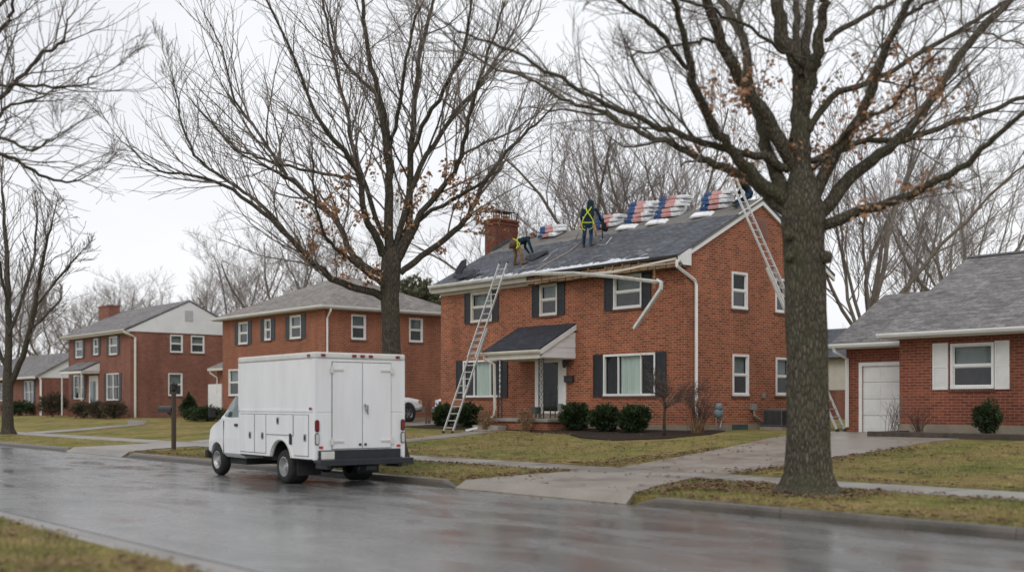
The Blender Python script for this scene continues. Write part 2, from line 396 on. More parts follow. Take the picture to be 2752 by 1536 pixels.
tag(r.build('road', road), kind='structure')
# near kerb: pale flush pan
k = MB(); k.prism([(-600, 4.8, -.05), (-600, 4.8, .105), (-600, 4.9, .108), (-600, 5.05, .07), (-600, 5.44, .014), (-600, 5.44, -.05)], (800, 0, 0))
tag(k.build('near_kerb', gutterpan_m), kind='structure')
k = MB(); k.poly((-600, 5.40, -.004), (200, 5.40, -.004), (200, 5.56, -.004), (-600, 5.56, -.004)); tag(k.build('gutter_crack', seam_wet), kind='structure')
APRON = [(-41.1, -35.7), (-18.2, -13.2)]
def kerb(x0, x1, e0, e1):
    k = MB(); P = [(14.1, -.05), (14.105, .09), (14.13, .14), (14.17, .155), (14.3, .155), (14.3, -.05)]
    L = [(x0, .12 if e0 else 1), (x0+.5, 1), (x1-.5, 1), (x1, .12 if e1 else 1)]
    for x, s in L:
        for (y, z) in P: k.v.append(V((x, y, z*s if z > 0 else z)))
    n = len(P)
    for i in range(3):
        for j in range(n): k.f.append([i*n+j, i*n+(j+1) % n, (i+1)*n+(j+1) % n, (i+1)*n+j]); k.m.append(0)
    k.f.append(list(range(n))); k.m.append(0); k.f.append(list(range(3*n, 4*n))); k.m.append(0)
    return tag(k.build('kerb', kerb_m), kind='structure')
xk = [-600, -41.1]
kerb(-600, -41.1, 0, 1); kerb(-35.7, -18.2, 1, 1)
for a, b in ((-13.2, -10.2), (-10.19, -6.6), (-6.59, -3), (-2.99, 100)): kerb(a, b, a == -13.2, 0)
# sidewalk as slabs with joints, on the lawn
def sheet(name, pts, mat_, lift=.012, nsub=1):
    m = MB(); m.prism([(x, y, (gz(y) if z is None else z)-.05) for (x, y, z) in pts], (0, 0, .05+lift))
    return tag(m.build(name, mat_), kind='structure')
sw = MB(); x = -200.0
while x < 60:
    L = 1.5
    dz = rnd.uniform(-.004, .008)
    sw.prism([(x+.008, 17.2, .21), (x+L-.008, 17.2, .21), (x+L-.008, 18.5, .23), (x+.008, 18.5, .23)], (0, 0, .045+dz)); x += L
tag(sw.build('sidewalk', walk_m), kind='structure')
def slab_run(name, secs, mat_, lift=.02, gap=.01):
    # secs: (xl, xr, y, z)
    m = MB()
    for (a, b) in zip(secs, secs[1:]):
        y0, y1 = a[2]+gap, b[2]-gap
        top = [(a[0], y0, a[3]+lift), (a[1], y0, a[3]+lift), (b[1], y1, b[3]+lift), (b[0], y1, b[3]+lift)]
        m.add([(p[0], p[1], p[2]-.12) for p in top]+top, [(3, 2, 1, 0), (4, 5, 6, 7), (0, 1, 5, 4), (1, 2, 6, 5), (2, 3, 7, 6), (3, 0, 4, 7)])
    return tag(m.build(name, mat_), kind='structure')
slab_run('driveway_apron', [(-18.1, -13.3, 14.0, -.002), (-18.1, -13.4, 14.3, .155), (-17.95, -14.0, 15.6, .2), (-17.8, -14.5, 17.2, .242)], drive_m, .02, .004)
slab_run('driveway', [(-17.8, -14.7, 18.5, .262)]+[(-17.8-.27*(y-18.5), -14.8-.05*(y-18.5), y, gz(y)) for y in (21, 24, 27.5, 30, 33.4)], drive_m)
slab_run('driveway_apron', [(-41, -35.8, 14.0, -.002), (-41, -35.9, 14.3, .155), (-40.7, -36.7, 15.6, .2), (-40.7, -37, 17.2, .242)], walk_m, .02, .004)
slab_run('driveway', [(-40.9, -37.2, 18.5, .262)]+[(-41-.45*(y-18.5), -37.4-.3*(y-18.5), y, gz(y)) for y in (21, 24, 27.5, 30, 36, 42)], walk_m)
slab_run('walkway', [(-32, -30.7, 18.5, .265), (-32.5, -31.2, 21, .355), (-33, -31.8, 24, .495), (-33.8, -32.4, 26.8, gz(26.8))], walk_m)
slab_run('walkway', [(-60, -57.5, 18.5, .265), (-60.8, -58.6, 21, .36), (-63, -60.8, 25, .56), (-70, -66.5, 27.8, .71)], walk_m)
# mulch bed
mb_ = MB()
edge = [(-40.4, 30.1), (-40.4, 28.2), (-38, 27.7), (-35, 27.5), (-34, 27.1), (-33.9, 28), (-31, 27.9), (-30.8, 27.3), (-28.5, 27.0), (-26.6, 25.8), (-24.6, 25.3), (-23.3, 26.5), (-23.3, 28.5), (-24.3, 30.5), (-25.4, 31.4), (-25.6, 30.1)]
mb_.prism([(x, y, gz(y)-.08) for x, y in edge], (0, 0, .115))
tag(mb_.build('mulch_bed', mulch), kind='structure')

# ------------------------------------------------------------------ grass, litter (stuff)
def scatter(name, mat_, regs, seed, fn, avoid=None):
    rr = random.Random(seed); m = MB()
    for (x0, x1, y0, y1, n) in regs:
        for _ in range(n):
            x, y = rr.uniform(x0, x1), rr.uniform(y0, y1)
            if avoid and avoid(x, y): continue
            fn(m, x, y, gz(y), rr)
    return tag(m.build(name, mat_, fix=False), kind='stuff')
def on_hard(x, y):
    if 17.15 < y < 18.55: return True
    if 14 < y < 17.2:
        return (-18.1+.1*(y-14) < x < -13.3-.35*(y-14)) or (-41.1 < x < -35.7)
    if 18.5 < y < 33.5 and (-17.8-.27*(y-18.5)-.02 < x < -14.78-.05*(y-18.5)): return True
    if 18.5 < y < 42 and (-41-.45*(y-18.5) < x < -37.4-.3*(y-18.5)): return True
    if 18.5 < y < 27 and abs(x+31.3+.2*(y-18.5)) < .75: return True
    if y > 25.2 and -41 < x < -23.2 and y > 27.2-.0*x: return True
    if y > 25.2 and -28 < x < -23.2: return True
    return False
def blade(m, x, y, z, rr):
    nz = noise.noise(V((x*.7, y*.7, 3)))
    if rr.random() > .75+nz: return
    h = rr.uniform(.025, .065)*(1+.5*nz); a = rr.uniform(0, 6.28); w = rr.uniform(.004, .009)
    dx, dy = math.cos(a), math.sin(a); l = rr.uniform(-.04, .04)
    m.poly((x-dx*w, y-dy*w, z-.005), (x+dx*w, y+dy*w, z-.005), (x+dy*l, y-dx*l, z+h))
tag(scatter('grass', grassm, [(-20, -8.5, 2.0, 4.86, 36000), (-36, -3, 14.32, 17.2, 34000), (-35, -4, 18.5, 27.5, 42000), (-60, -36, 14.4, 17.2, 8000)], 3, blade, on_hard), 'short winter grass on the lawns and verges', 'grass')
def leaf_flat(m, x, y, z, rr, s=(.03, .07)):
    if on_hard(x, y) and rr.random() < .93: return
    nz = noise.noise(V((x*.5, y*.5, 9)))
    if rr.random() > .45+nz*1.3: return
    s_ = rr.uniform(*s); a = rr.uniform(0, 6.28); dx, dy = math.cos(a)*s_, math.sin(a)*s_
    t = [rr.uniform(0, .03) for _ in range(4)]; z += .025
    m.poly((x-dx, y-dy, z+t[0]), (x+dy*.55, y-dx*.55, z+t[1]), (x+dx, y+dy, z+t[2]), (x-dy*.55, y+dx*.55, z+t[3]))
tag(scatter('fallen_leaves', litter, [(-20, -8.5, 2.0, 4.9, 2600), (-36, -3, 14.3, 17.2, 4200), (-35, -4, 18.5, 27.8, 6500), (-40, -23.5, 25.4, 29.8, 800)], 5, leaf_flat), 'brown dead leaves scattered over the lawns', 'leaves')
def edge_leaf(m, x, y, z, rr):
    if on_hard(x, y) and rr.random() < .93: return
    for _ in range(2):
        s_ = rr.uniform(.02, .06); a = rr.uniform(0, 6.28); dx, dy = math.cos(a)*s_, math.sin(a)*s_; q = z+.03+rr.uniform(0, .02)
        m.poly((x-dx, y-dy, q), (x+dy*.6, y-dx*.6, q+rr.uniform(0, .03)), (x+dx, y+dy, q+.01), (x-dy*.6, y+dx*.6, q+rr.uniform(0, .03))); x += rr.gauss(0, .06); y += rr.gauss(0, .06)
tag(scatter('edge_litter', litter, [(-36, -3, 18.45, 18.85, 900), (-36, -3, 16.85, 17.25, 700), (-36, -3, 14.3, 14.7, 800), (-19.5, -17.6, 18.6, 26, 900), (-15.4, -14.2, 18.6, 26, 500), (-18.5, -17.4, 14.3, 17.2, 300), (-14.4, -13, 14.3, 17.2, 300), (-13.5, -10, 15.2, 17, 500)], 8, edge_leaf), 'dead leaves and bits gathered along pavement edges', 'leaves')
rr = random.Random(12); m = MB()
for _ in range(240):
    y = 14.1-abs(rr.gauss(0, .35))-.02; x = rr.uniform(-34, -4)
    if rr.random() < .15: y = rr.uniform(6, 14)
    s_ = rr.uniform(.015, .05); a = rr.uniform(0, 6.28)
    dx, dy = math.cos(a)*s_, math.sin(a)*s_; z = .012+.03*(1-abs(y-9.8)/4.3)
    m.poly((x-dx, y-dy, z), (x+dy*.5, y-dx*.5, z+.008), (x+dx, y+dy, z+.004), (x-dy*.5, y+dx*.5, z+.01))
for _ in range(26):
    x, y = rr.uniform(-30, -8), 14.05-abs(rr.gauss(0, .3)); a = rr.uniform(-.5, .5); L = rr.uniform(.15, .6)
    m.tube([(x, y, .02), (x+L*.5, y+math.sin(a)*L*.5, .03), (x+L, y+math.sin(a)*L*.8, .02)], .006, 4)
tag(tag(m.build('kerb_debris', litter, fix=False), kind='stuff'), 'wet leaves and twigs washed along the kerb', 'leaves')

# ------------------------------------------------------------------ house kit
class Fac:
    def __init__(s, axis, c, sign): s.a, s.c, s.s = axis, c, sign
    def p(s, u, z, o=0):
        return V((u, s.c+s.s*o, z)) if s.a == 'y' else V((s.c+s.s*o, u, z))
    def box(s, mb, u0, u1, z0, z1, o0, o1):
        a, b = s.p(u0, z0, o0), s.p(u1, z1, o1); mb.box(a.x, b.x, a.y, b.y, a.z, b.z)
def wall_grid(mb, f, u0, u1, z0, z1, holes, reveal=.11):
    us = sorted({u0, u1}|{h[0] for h in holes}|{h[1] for h in holes}); zs = sorted({z0, z1}|{h[2] for h in holes}|{h[3] for h in holes})
    for a, b in zip(us, us[1:]):
        for c, d in zip(zs, zs[1:]):
            um, zm = (a+b)/2, (c+d)/2
            if any(h[0] < um < h[1] and h[2] < zm < h[3] for h in holes): continue
            mb.poly(f.p(a, c), f.p(b, c), f.p(b, d), f.p(a, d))
    for (a, b, c, d) in holes:
        for (p, q) in (((a, c), (b, c)), ((b, c), (b, d)), ((b, d), (a, d)), ((a, d), (a, c))):
            mb.poly(f.p(*p), f.p(*q), f.p(*q, -reveal), f.p(*p, -reveal))
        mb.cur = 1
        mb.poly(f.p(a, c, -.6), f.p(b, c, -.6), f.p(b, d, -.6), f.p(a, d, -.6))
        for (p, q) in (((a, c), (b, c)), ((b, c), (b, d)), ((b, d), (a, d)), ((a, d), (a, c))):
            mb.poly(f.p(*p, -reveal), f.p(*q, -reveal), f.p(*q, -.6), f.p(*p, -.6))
        mb.cur = 0
def window(root, f, u0, u1, z0, z1, style='hung', shut=None, sill=brick_dark, trim=white, curt=False, shw=None, low=None, bl=True):
    m = MB(); t = .075 if u1-u0 > .6 else .055
    f.box(m, u0, u1, z1-t, z1, -.08, .03); f.box(m, u0, u1, z0, z0+t*1.1, -.08, .045)
    f.box(m, u0, u0+t, z0+t*1.1, z1-t, -.08, .03); f.box(m, u1-t, u1, z0+t*1.1, z1-t, -.08, .03)
    a, b, c, d = u0+t, u1-t, z0+t*1.1, z1-t
    mid = (c+d)/2
    if style == 'hung':
        f.box(m, a, b, mid-.025, mid+.03, -.075, -.012)
        for (cc, dd, oo) in ((c, mid-.025, -.04), (mid+.03, d, -.02)):
            f.box(m, a, a+.03, cc, dd, -.07, oo); f.box(m, b-.03, b, cc, dd, -.07, oo); f.box(m, a+.03, b-.03, dd-.03, dd, -.07, oo); f.box(m, a+.03, b-.03, cc, cc+.035, -.07, oo)
    elif style == 'triple':
        w = b-a
        for q in (a+w*.27, a+w*.73): f.box(m, q-.025, q+.025, c, d, -.07, -.01)
    elif style == 'pair':
        f.box(m, (a+b)/2-.04, (a+b)/2+.04, c, d, -.07, .01); f.box(m, a, (a+b)/2-.04, mid-.02, mid+.02, -.07, -.02); f.box(m, (a+b)/2+.04, b, mid-.02, mid+.02, -.07, -.02)
    o = m.build('window', trim, root)
    p = MB(); f.box(p, a+.002, b-.002, c+.002, d-.002, -.062, -.056); p.build('pane', glass, o)
    if style == 'hung':
        if bl: q = MB(); f.box(q, a+.01, b-.01, mid, d-.003, -.16, -.15); q.build('sash_sheen', sash_sheen, o)  # sheet behind the upper sash, coloured to look like a reflection
        q = MB(); f.box(q, a+.032, b-.032, c+.037, mid-.027, -.05, -.047); q.build('screen', screenm, o)
    if curt:
        q = MB(); n = 46; L = [(.3, .72)] if style == 'triple' else [(.28, 1)]
        for (s0, s1) in L:
            for i in range(n):
                ua, ub = a+(b-a)*(s0+(s1-s0)*i/n), a+(b-a)*(s0+(s1-s0)*(i+1)/n)
                oa = -.13+.025*math.sin(i*1.3)+.012*math.sin(i*.47); ob = -.13+.025*math.sin((i+1)*1.3)+.012*math.sin((i+1)*.47)
                q.poly(f.p(ua, c, oa), f.p(ub, c, ob), f.p(ub, d, ob), f.p(ua, d, oa))
        q.build('curtain', curtain, o, smooth=True)
    if sill: q = MB(); f.box(q, u0-.06, u1+.06, z0-.085, z0-.004, -.05, .045); q.build('sill', sill, o)
    if shut:
        sw_ = shw or .36
        for s0 in (u0-.02-sw_, u1+.02):
            q = MB(); f.box(q, s0, s0+sw_, z0-.02, z1+.02, .004, .03)
            f.box(q, s0, s0+.05, z0-.02, z1+.02, .03, .048); f.box(q, s0+sw_-.05, s0+sw_, z0-.02, z1+.02, .03, .048)
            for zz in (z0-.02, (z0+z1)/2-.03, z1-.04): f.box(q, s0+.05, s0+sw_-.05, zz, zz+.06, .03, .048)
            zz = z0+.06
            while zz < z1-.08:
                if abs(zz-(z0+z1)/2) > .06: f.box(q, s0+.05, s0+sw_-.05, zz, zz+.022, .03, .042)
                zz += .055
            q.build('shutter', shut, root)
    return o
def gutter_run(mb, a, b, w=.12, h=.12):
    mb.sweep([a, b], [(-w/2, 0), (-w/2, -h), (w*.2, -h), (w*.5, -h*.45), (w*.5, 0), (w*.38, 0), (w*.33, -h*.45), (w*.12, -h*.85), (-w*.4, -h*.85), (-w*.4, 0)])
def downspout(root, pts, mat_=white, r=.045):
    m = MB(); m.sweep(pts, [(-r, -r), (r, -r), (r, r), (-r, r)], up=(.3, .5, .02)); return m.build('downspout', mat_, root, bevel=.008)
def slab_pl(mb, pts, t=.1):
    p = [V(q) for q in pts]; n = (p[1]-p[0]).cross(p[2]-p[0]).normalized()
    if n.z < 0: n = -n
    mb.prism(p, -n*t)

# ================================================================== MAIN HOUSE
H = thing('brick_house', 'two-storey orange brick house with workers on its half-shingled roof', 'house', (-32.7, 30, .78))
XL, XR, YF, YB, YR = -39.8, -25.6, 30.0, 38.5, 34.25
ZB, ZT = 1.0, 6.68
EY, EZ, RZ = 29.55, 6.93, 9.43
f1 = Fac('y', YF, -1); s1 = Fac('x', XR, 1)
def wz(px, py, Y=YF): return at_Y(px, py, Y).z
W = {}
W['u1'] = (fx(1266, YF), fx(1323, YF), 5.22, 6.5); W['u2'] = (fx(1451, YF), fx(1498, YF), 5.24, 6.5); W['u3'] = (fx(1649, YF), fx(1725, YF), 5.24, 6.5)
W['l1'] = (fx(1245, YF), fx(1346, YF), 2.02, 3.6); W['l2'] = (fx(1622, YF), fx(1762, YF), 2.03, 3.58)
DOOR = (fx(1452, YF), fx(1506, YF), 1.36, 3.52)
SW = [(32.5, 33.42, 5.2, 6.55), (35.12, 36.02, 5.2, 6.5), (32.55, 33.5, 2.03, 3.55), (35.15, 36.05, 2.05, 3.5)]
m = MB()
wall_grid(m, f1, XL, XR, ZB, ZT, list(W.values())+[DOOR])
wall_grid(m, s1, YF, YB, ZB, ZT, SW)
m.poly((XR, YF, ZT), (XR, YB, ZT), (XR, YB, EZ-.05), (XR, YR, RZ-.06), (XR, YF, EZ+.1))
m.poly((XL, YF, ZB), (XL, YB, ZB), (XL, YB, ZT+.2), (XL, YR, RZ-.06), (XL, YF, ZT+.2))
m.poly((XL, YB, ZB), (XR, YB, ZB), (XR, YB, ZT), (XL, YB, ZT))
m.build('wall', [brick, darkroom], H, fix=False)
m = MB(); m.box(XL-.03, XR+.03, YF-.03, YB+.03, .4, ZB); m.build('foundation', found, H)
# roof deck and shingles
sl = V((0, YR-EY, RZ-EZ)); nrm = V((0, -(RZ-EZ), YR-EY)).normalized()
XA, XB = -40.05, -25.48
def rp(x, s, up=0): return V((x, EY, EZ))+sl*s+nrm*up
def on_roof(px, py, up=0): return at_plane(px, py, V((0, EY, EZ))+nrm*up, nrm)
m = MB(); slab_pl(m, [rp(XA, 0, -.02), rp(XB, 0, -.02), rp(XB, 1, -.02), rp(XA, 1, -.02)], .09)
m.build('roof', felt, H)
m = MB(); n = 26
for i in range(n):
    xa, xb = XA-.01+(XB-XA+.02)*i/n, XA-.01+(XB-XA+.02)*(i+1)/n; st = .70+rnd.choice([0, 0, .012, -.012, .02])
    slab_pl(m, [rp(xa, -.012, .006), rp(xb, -.012, .006), rp(xb, st, .006), rp(xa, st, .006)], .024)
sr = m.build('shingle_course', shingle_new, H)
m = MB()
for lx in range(18):
    xx = XA+.5+lx*.8; m.poly(rp(xx-.4, .83+.004*math.sin(lx*2), -.012), rp(xx+.4, .83+.004*math.sin(lx*2+1), -.012), rp(xx+.4, .838, -.012), rp(xx-.4, .836, -.012))
m.build('felt_lap', M('felt_lap_edge', (.09, .085, .08)), H)
m = MB(); slab_pl(m, [(XA, YR+.001, RZ-.02), (XB, YR+.001, RZ-.02), (XB, 2*YR-EY, EZ-.02), (XA, 2*YR-EY, EZ-.02)], .09); m.build('rear_roof_slope', shingle_new, H)
# soffit, frieze, gutter
m = MB(); m.box(XA, XB, EY+.06, YF-.002, 6.63, 6.66); m.build('soffit', cream, H)
m = MB(); m.box(XL-.02, XR-.02, YF-.035, YF-.003, 6.52, 6.628); m.build('frieze_board', cream, H)
m = MB(); m.box(XA, -33.6, EY+.05, EY+.075, 6.66, 6.85); m.build('fascia', cream, H)
m = MB(); xx = -33.6
while xx < XB-.1:
    w = rnd.uniform(.32, .5); dz = rnd.uniform(-.015, .02)
    m.box(xx+.025, min(xx+w, XB-.02)-.025, EY+.06+rnd.uniform(0, .03), EY+.13, 6.5+dz, 6.78+rnd.uniform(-.03, .03))
    if rnd.random() < .5: m.box(xx-.02, xx+.03, EY+.02, EY+.12, 6.5, 6.85)
    xx += w
m.build('exposed_rafter_wood', wood, H)
m = MB(); m.box(-33.6, XB-.02, EY+.135, EY+.16, 6.46, 6.86); m.build('dark_eave_backing', seam, H)
gp = [at_Y(1152, 768, 29.45), at_Y(1300, 749.5, 29.45), at_Y(1434, 731, 29.42), at_Y(1545, 729, 29.3), at_Y(1650, 738, 29.1), at_Y(1768, 752, 28.95)]
prof = [(-.06, 0), (-.06, -.13), (.025, -.13), (.065, -.06), (.065, 0), (.05, 0), (.045, -.06), (.015, -.11), (-.045, -.11), (-.045, 0)]
m = MB(); m.sweep(gp, prof); m.build('gutter', gutterwhite, H)['label'] = 'front gutter pulled away and sagging at its right half'
ge = at_Y(1777, 757, 28.93); m = MB(); m.sweep([at_Y(1766, 752, 28.95), ge, at_Y(1776, 775, 28.93), at_Y(1738, 832, 28.9), at_Y(1704, 882, 28.9)], [(-.05, .05), (-.05, -.06), (.05, -.06), (.05, .05)], up=(.2, -1, .3))
m.build('bent_gutter_end', gutterwhite, H)['label'] = 'snapped gutter end hanging down at an angle'
m = MB(); m.sweep([at_Y(*p, 29.4) for p in ((1545, 736), (1573, 735), (1600, 734), (1656, 729), (1711, 717), (1767, 704.5), (1817, 694))], [(-.02, -.04), (.02, -.04), (.02, .03), (-.02, .03)]); m.build('loose_drip_edge', cream, H)
m = MB(); a = at_Y(1760, 718, 29.7); m.box(a.x-.04, a.x+.04, 29.66, 29.7, a.z-.75, a.z); m.build('hanging_strap', wood, H)
# rake trim on the right gable
def rake(name, X0, X1, w, o=0):
    m = MB(); a = [(X0, EY, EZ-.02), (X0, YR, RZ-.02), (X0, YR, RZ-.02-w), (X0, EY, EZ-.02-w)]; m.prism(a, (X1-X0, 0, 0))
    b = [(X0, YR+.002, RZ-.02), (X0, 2*YR-EY, EZ-.02), (X0, 2*YR-EY, EZ-.02-w), (X0, YR+.002, RZ-.02-w)]; m.prism(b, (X1-X0, 0, 0))
    m.build(name, white, H)
rake('rake_board', XR+.003, XR+.1, .26)
m = MB(); m.prism([(XR+.101, EY-.01, EZ-.05), (XR+.101, EY-.01, 6.72), (XR+.101, EY+.12, 6.56), (XR+.101, 30.12, 6.56), (XR+.101, 30.12, 7.16), (XR+.101, 29.98, 7.12)], (.03, 0, 0)); m.build('eave_return', white, H)
m = MB(); m.prism([(XA, EY, EZ-.03), (XA, YR, RZ-.03), (XA, YR, RZ-.25), (XA, EY, EZ-.25)], (.06, 0, 0)); m.build('rake_board', white, H)
# windows
window(H, f1, *W['u1'], shut=black, shw=.4, trim=cream); window(H, f1, *W['u2'], shut=black, shw=.42, trim=cream); window(H, f1, *W['u3'], shut=black, shw=.44, trim=white)
window(H, f1, *W['l1'], style='pair' if 0 else 'triple', shut=black, shw=.44, curt=True); window(H, f1, *W['l2'], style='triple', shut=black, shw=.5, curt=True)
for w in SW: window(H, s1, *w, bl=w[2] < 4)
m = MB(); s1.box(m, 33.9, 34.62, 7.95, 8.65, .003, .03)
for i in range(9): s1.box(m, 33.97, 34.55, 8.0+i*.07, 8.03+i*.07, .03, .045)
m.build('gable_vent', M('brick_red_vent', (.26, .12, .085)), H)
# door
m = MB(); d0, d1, dz0, dz1 = DOOR
for (a, b, c, d) in ((d0-.28, d0+.07, dz0-.2, dz1+.06), (d1-.07, d1+.34, dz0-.2, dz1+.06), (d0+.07, d1-.07, dz1-.05, dz1+.06)): f1.box(m, a, b, c, d, -.05, .04)
dr = m.build('door', white, H)
m = MB(); a, b = d0+.08, d1-.08
f1.box(m, a, a+.07, dz0, dz1-.06, -.05, -.012); f1.box(m, b-.07, b, dz0, dz1-.06, -.05, -.012); f1.box(m, a+.07, b-.07, dz1-.14, dz1-.06, -.05, -.012); f1.box(m, a+.07, b-.07, dz0, dz0+.09, -.05, -.012)
m.build('storm_door_frame', white, dr)
m = MB(); f1.box(m, a+.07, b-.07, dz0+.09, dz1-.14, -.04, -.034); m.build('pane', glass, dr)
m = MB(); f1.box(m, b-.055, b-.025, 2.3, 2.46, -.01, .03); m.build('handle', chrome, dr)
m = MB(); f1.box(m, d0-.1, d1+.1, 1.18, dz0-.005, .0, .3); m.build('threshold_step', found, H)
m = MB(); u = fx(1521, YF); u2 = fx(1544, YF); f1.box(m, u, u2, 2.58, 2.8, .005, .12); f1.box(m, u-.01, u2+.01, 2.8, 2.83, .005, .14); m.build('wall_mailbox', blackmetal, H, bevel=.01)
m = MB(); u = fx(1523, YF); m.tube([(u, YF-.01, 3.35), (u, YF-.1, 3.38)], .02, 6); m.lathe([(.03, .16), (.09, .1), (.07, -.12), (.03, -.16)], (u, YF-.13, 3.3), 'z', 6); m.build('wall_lantern', blackmetal, H)
# porch
px0, px1, pyf = -34.5, -31.2, 28.1
m = MB(); slab_pl(m, [(px0-.05, pyf, 3.82), (px1+.05, pyf, 3.82), (px1+.05, YF-.003, 4.86), (px0-.05, YF-.003, 4.86)], .05); pr = m.build('porch_roof', shingle_dark, H)
m = MB(); m.prism([(px1+.02, pyf+.05, 3.78), (px1+.02, YF-.004, 4.79), (px1+.02, YF-.004, 4.6), (px1+.02, pyf+.05, 3.6)], (.07, 0, 0)); m.build('porch_rake_board', white, pr)
m = MB(); 
for i in range(5):
    z0 = 3.5+i*.2; z1 = z0+.195
    def ys(z): return pyf+.1+(z-3.62)/1.0*1.86
    ya = max(pyf+.1, ys(z0)); yb = max(pyf+.1, ys(z1))
    if ya < YF-.05: m.prism([(px1, ya, z0), (px1, YF-.004, z0), (px1, YF-.004, z1), (px1, min(yb, YF-.005), z1)], (.035-.012*(i % 2), 0, 0))
m.build('porch_gable_siding', vinyl, pr)
m = MB(); m.box(px0, px1-.002, pyf+.1, YF-.004, 3.46, 3.52); m.box(px0, px1-.002, pyf+.06, pyf+.1, 3.46, 3.72); m.box(px0-.002, px0+.03, pyf+.1, YF-.004, 3.52, 3.7); m.prism([(px0, pyf+.1, 3.7), (px0, YF-.004, 3.7), (px0, YF-.004, 4.75)], (.03, 0, 0)); m.build('porch_beam', cream, pr)
m = MB(); m.sweep([(px0-.1, pyf-.02, 3.78), (px1+.08, pyf-.02, 3.78)], prof); m.build('porch_gutter', cream, pr)
m = MB(); a = at_Y(1306, 958, pyf); m.sweep([(px0+.1, pyf-.02, 3.66), (px0+.1, pyf-.02, 3.52), (px0+.5, pyf+.16, 3.3), (px0+.52, pyf+.18, 1.4), (px0+.5, pyf+.1, 1.22), (px0+.32, pyf-.15, 1.1)], [(-.05, -.04), (.05, -.04), (.05, .04), (-.05, .04)], up=(.3, .9, .05)); m.build('porch_downspout', cream, pr)
def iron_post(x, y, w, two=True):
    m = MB(); z0, z1 = 1.19, 3.46
    for q in (-w, w): m.box(x+q-.016, x+q+.016, y-.016, y+.016, z0, z1)
    n = 44; 
    for k in range(5):
        zz = z0+.08+k*(z1-z0-.16)/5; hh = (z1-z0-.16)/5
        for sgn in (1, -1):
            m.tube([(x+sgn*w*.85*math.sin(math.pi*i/10), y, zz+hh*i/10) for i in range(11)], .011, 5)
        m.tube([(x+w*.45*math.cos(a_*.63)*(1-a_/14), y, zz+hh*.5+w*.45*math.sin(a_*.63)*(1-a_/14)) for a_ in range(11)], .009, 4)
    m.box(x-w-.03, x+w+.03, y-.03, y+.03, z0-.005, z0+.02); m.box(x-w-.03, x+w+.03, y-.03, y+.03, z1-.03, z1-.005)
    return m
iron_post(px0+.75, pyf+.25, .12).build('porch_post', blackmetal, H); iron_post(px1-.12, pyf+.25, .13).build('porch_post', blackmetal, H)
m = iron_post(px1-.1, pyf+.6, .0001); m = MB(); m.box(px1+.03, px1+.06, pyf+.55, pyf+.58, 1.19, 2.1); m.box(px1+.03, px1+.06, pyf+.8, pyf+.83, 1.19, 1.95)
for i in range(4): m.box(px1+.035, px1+.055, pyf+.58, pyf+.8, 1.3+i*.16, 1.32+i*.16)
m.box(px1+.025, px1+.065, pyf+.25, pyf+.83, 2.1, 2.13); m.build('porch_railing', blackmetal, H)
m = MB(); m.box(px0-.1, px1+.55, pyf-.05, YF-.035, 1.05, 1.18); m.build('porch_slab', concrete, H, bevel=.02)
m = MB(); m.box(px0-.02, px1+.47, pyf+.04, YF-.04, .5, 1.05); m.build('porch_base', brick, H)
m = MB(); m.box(px0-.05, px0+1.5, pyf-.5, pyf-.055, .5, .9); m.box(px0-.05, px0+1.5, pyf-.9, pyf-.505, .5, .74); m.build('porch_steps', concrete, H, bevel=.015)
# side wall bits
ds = [at_Y(1819, 704, 29.5), at_Y(1821, 720, 29.48)]
downspout(H, [V((XR+.02, 29.46, 6.72)), V((XR+.03, 29.46, 6.5)), V((XR+.09, 30.35, 6.06)), V((XR+.09, 30.42, 5.9)), V((XR+.09, 30.42, 1.0))], white, .05)
m = MB(); s1.box(m, 36.2-1.9, 36.2-1.74, 1.95, 2.15, .003, .06); m.build('dryer_vent', plasticgrey, H, bevel=.01)
m = MB(); s1.box(m, 33.55, 33.85, 1.52, 1.75, .003, .12); m.tube([(XR+.08, 33.7, 1.52), (XR+.1, 33.72, 1.3), (XR+.15, 34.4, .95), (XR+.15, 34.8, .85)], .05, 7); m.build('sump_pipe', plasticgrey, H)
m = MB(); s1.box(m, 32.5, 33.4, .74, .98, .032, .05); m.build('basement_window', cabglass, H)
# chimney
m = MB(); m.box(-40.75, -39.95, 33.3, 34.68, .5, 10.28); m.box(-40.79, -39.91, 33.26, 34.72, 10.1, 10.22); m.box(-40.8, -39.9, 33.25, 34.73, 10.28, 10.38); ch = m.build('chimney', brick_mat('chimney_brick', (.21, .068, .044), (.12, .04, .028), (.17, .09, .065)), H)
m = MB(); m.box(-40.7, -40.0, 33.35, 34.63, 10.38, 10.43)
for y in (33.68, 34.3): m.lathe([(.2, 0), (.2, .18), (.15, .18), (.15, 0)], (-40.35, y, 10.43), 'z', 4)
m.build('chimney_crown', M('clay_flue', (.4, .2, .11)), ch)
for i, y in enumerate((33.68, 34.3)):
    m = MB()
    for k in range(10):
        a = 2*math.pi*k/10; m.box(-40.35+.24*math.cos(a)-.008, -40.35+.24*math.cos(a)+.008, y+.24*math.sin(a)-.008, y+.24*math.sin(a)+.008, 10.43, 10.78)
    h = .06*i; m.add([(-40.68, y-.33, 10.78), (-40.02, y-.33, 10.78), (-40.02, y+.33, 10.78), (-40.68, y+.33, 10.78), (-40.35, y, 10.92-h)], [(0, 1, 4), (1, 2, 4), (2, 3, 4), (3, 0, 4), (3, 2, 1, 0)])
    m.build('flue_cap', blackmetal, ch)
m = MB()
for i in range(9):
    s0 = .77+i*.028; a = rp(-39.93, s0, .02); m.obox(a+nrm*.06, (.03, 0, 0), sl*.024, nrm*.16)
m.build('step_flashing', M('lead_flashing', (.1, .1, .1), (.06, .06, .06)), ch)
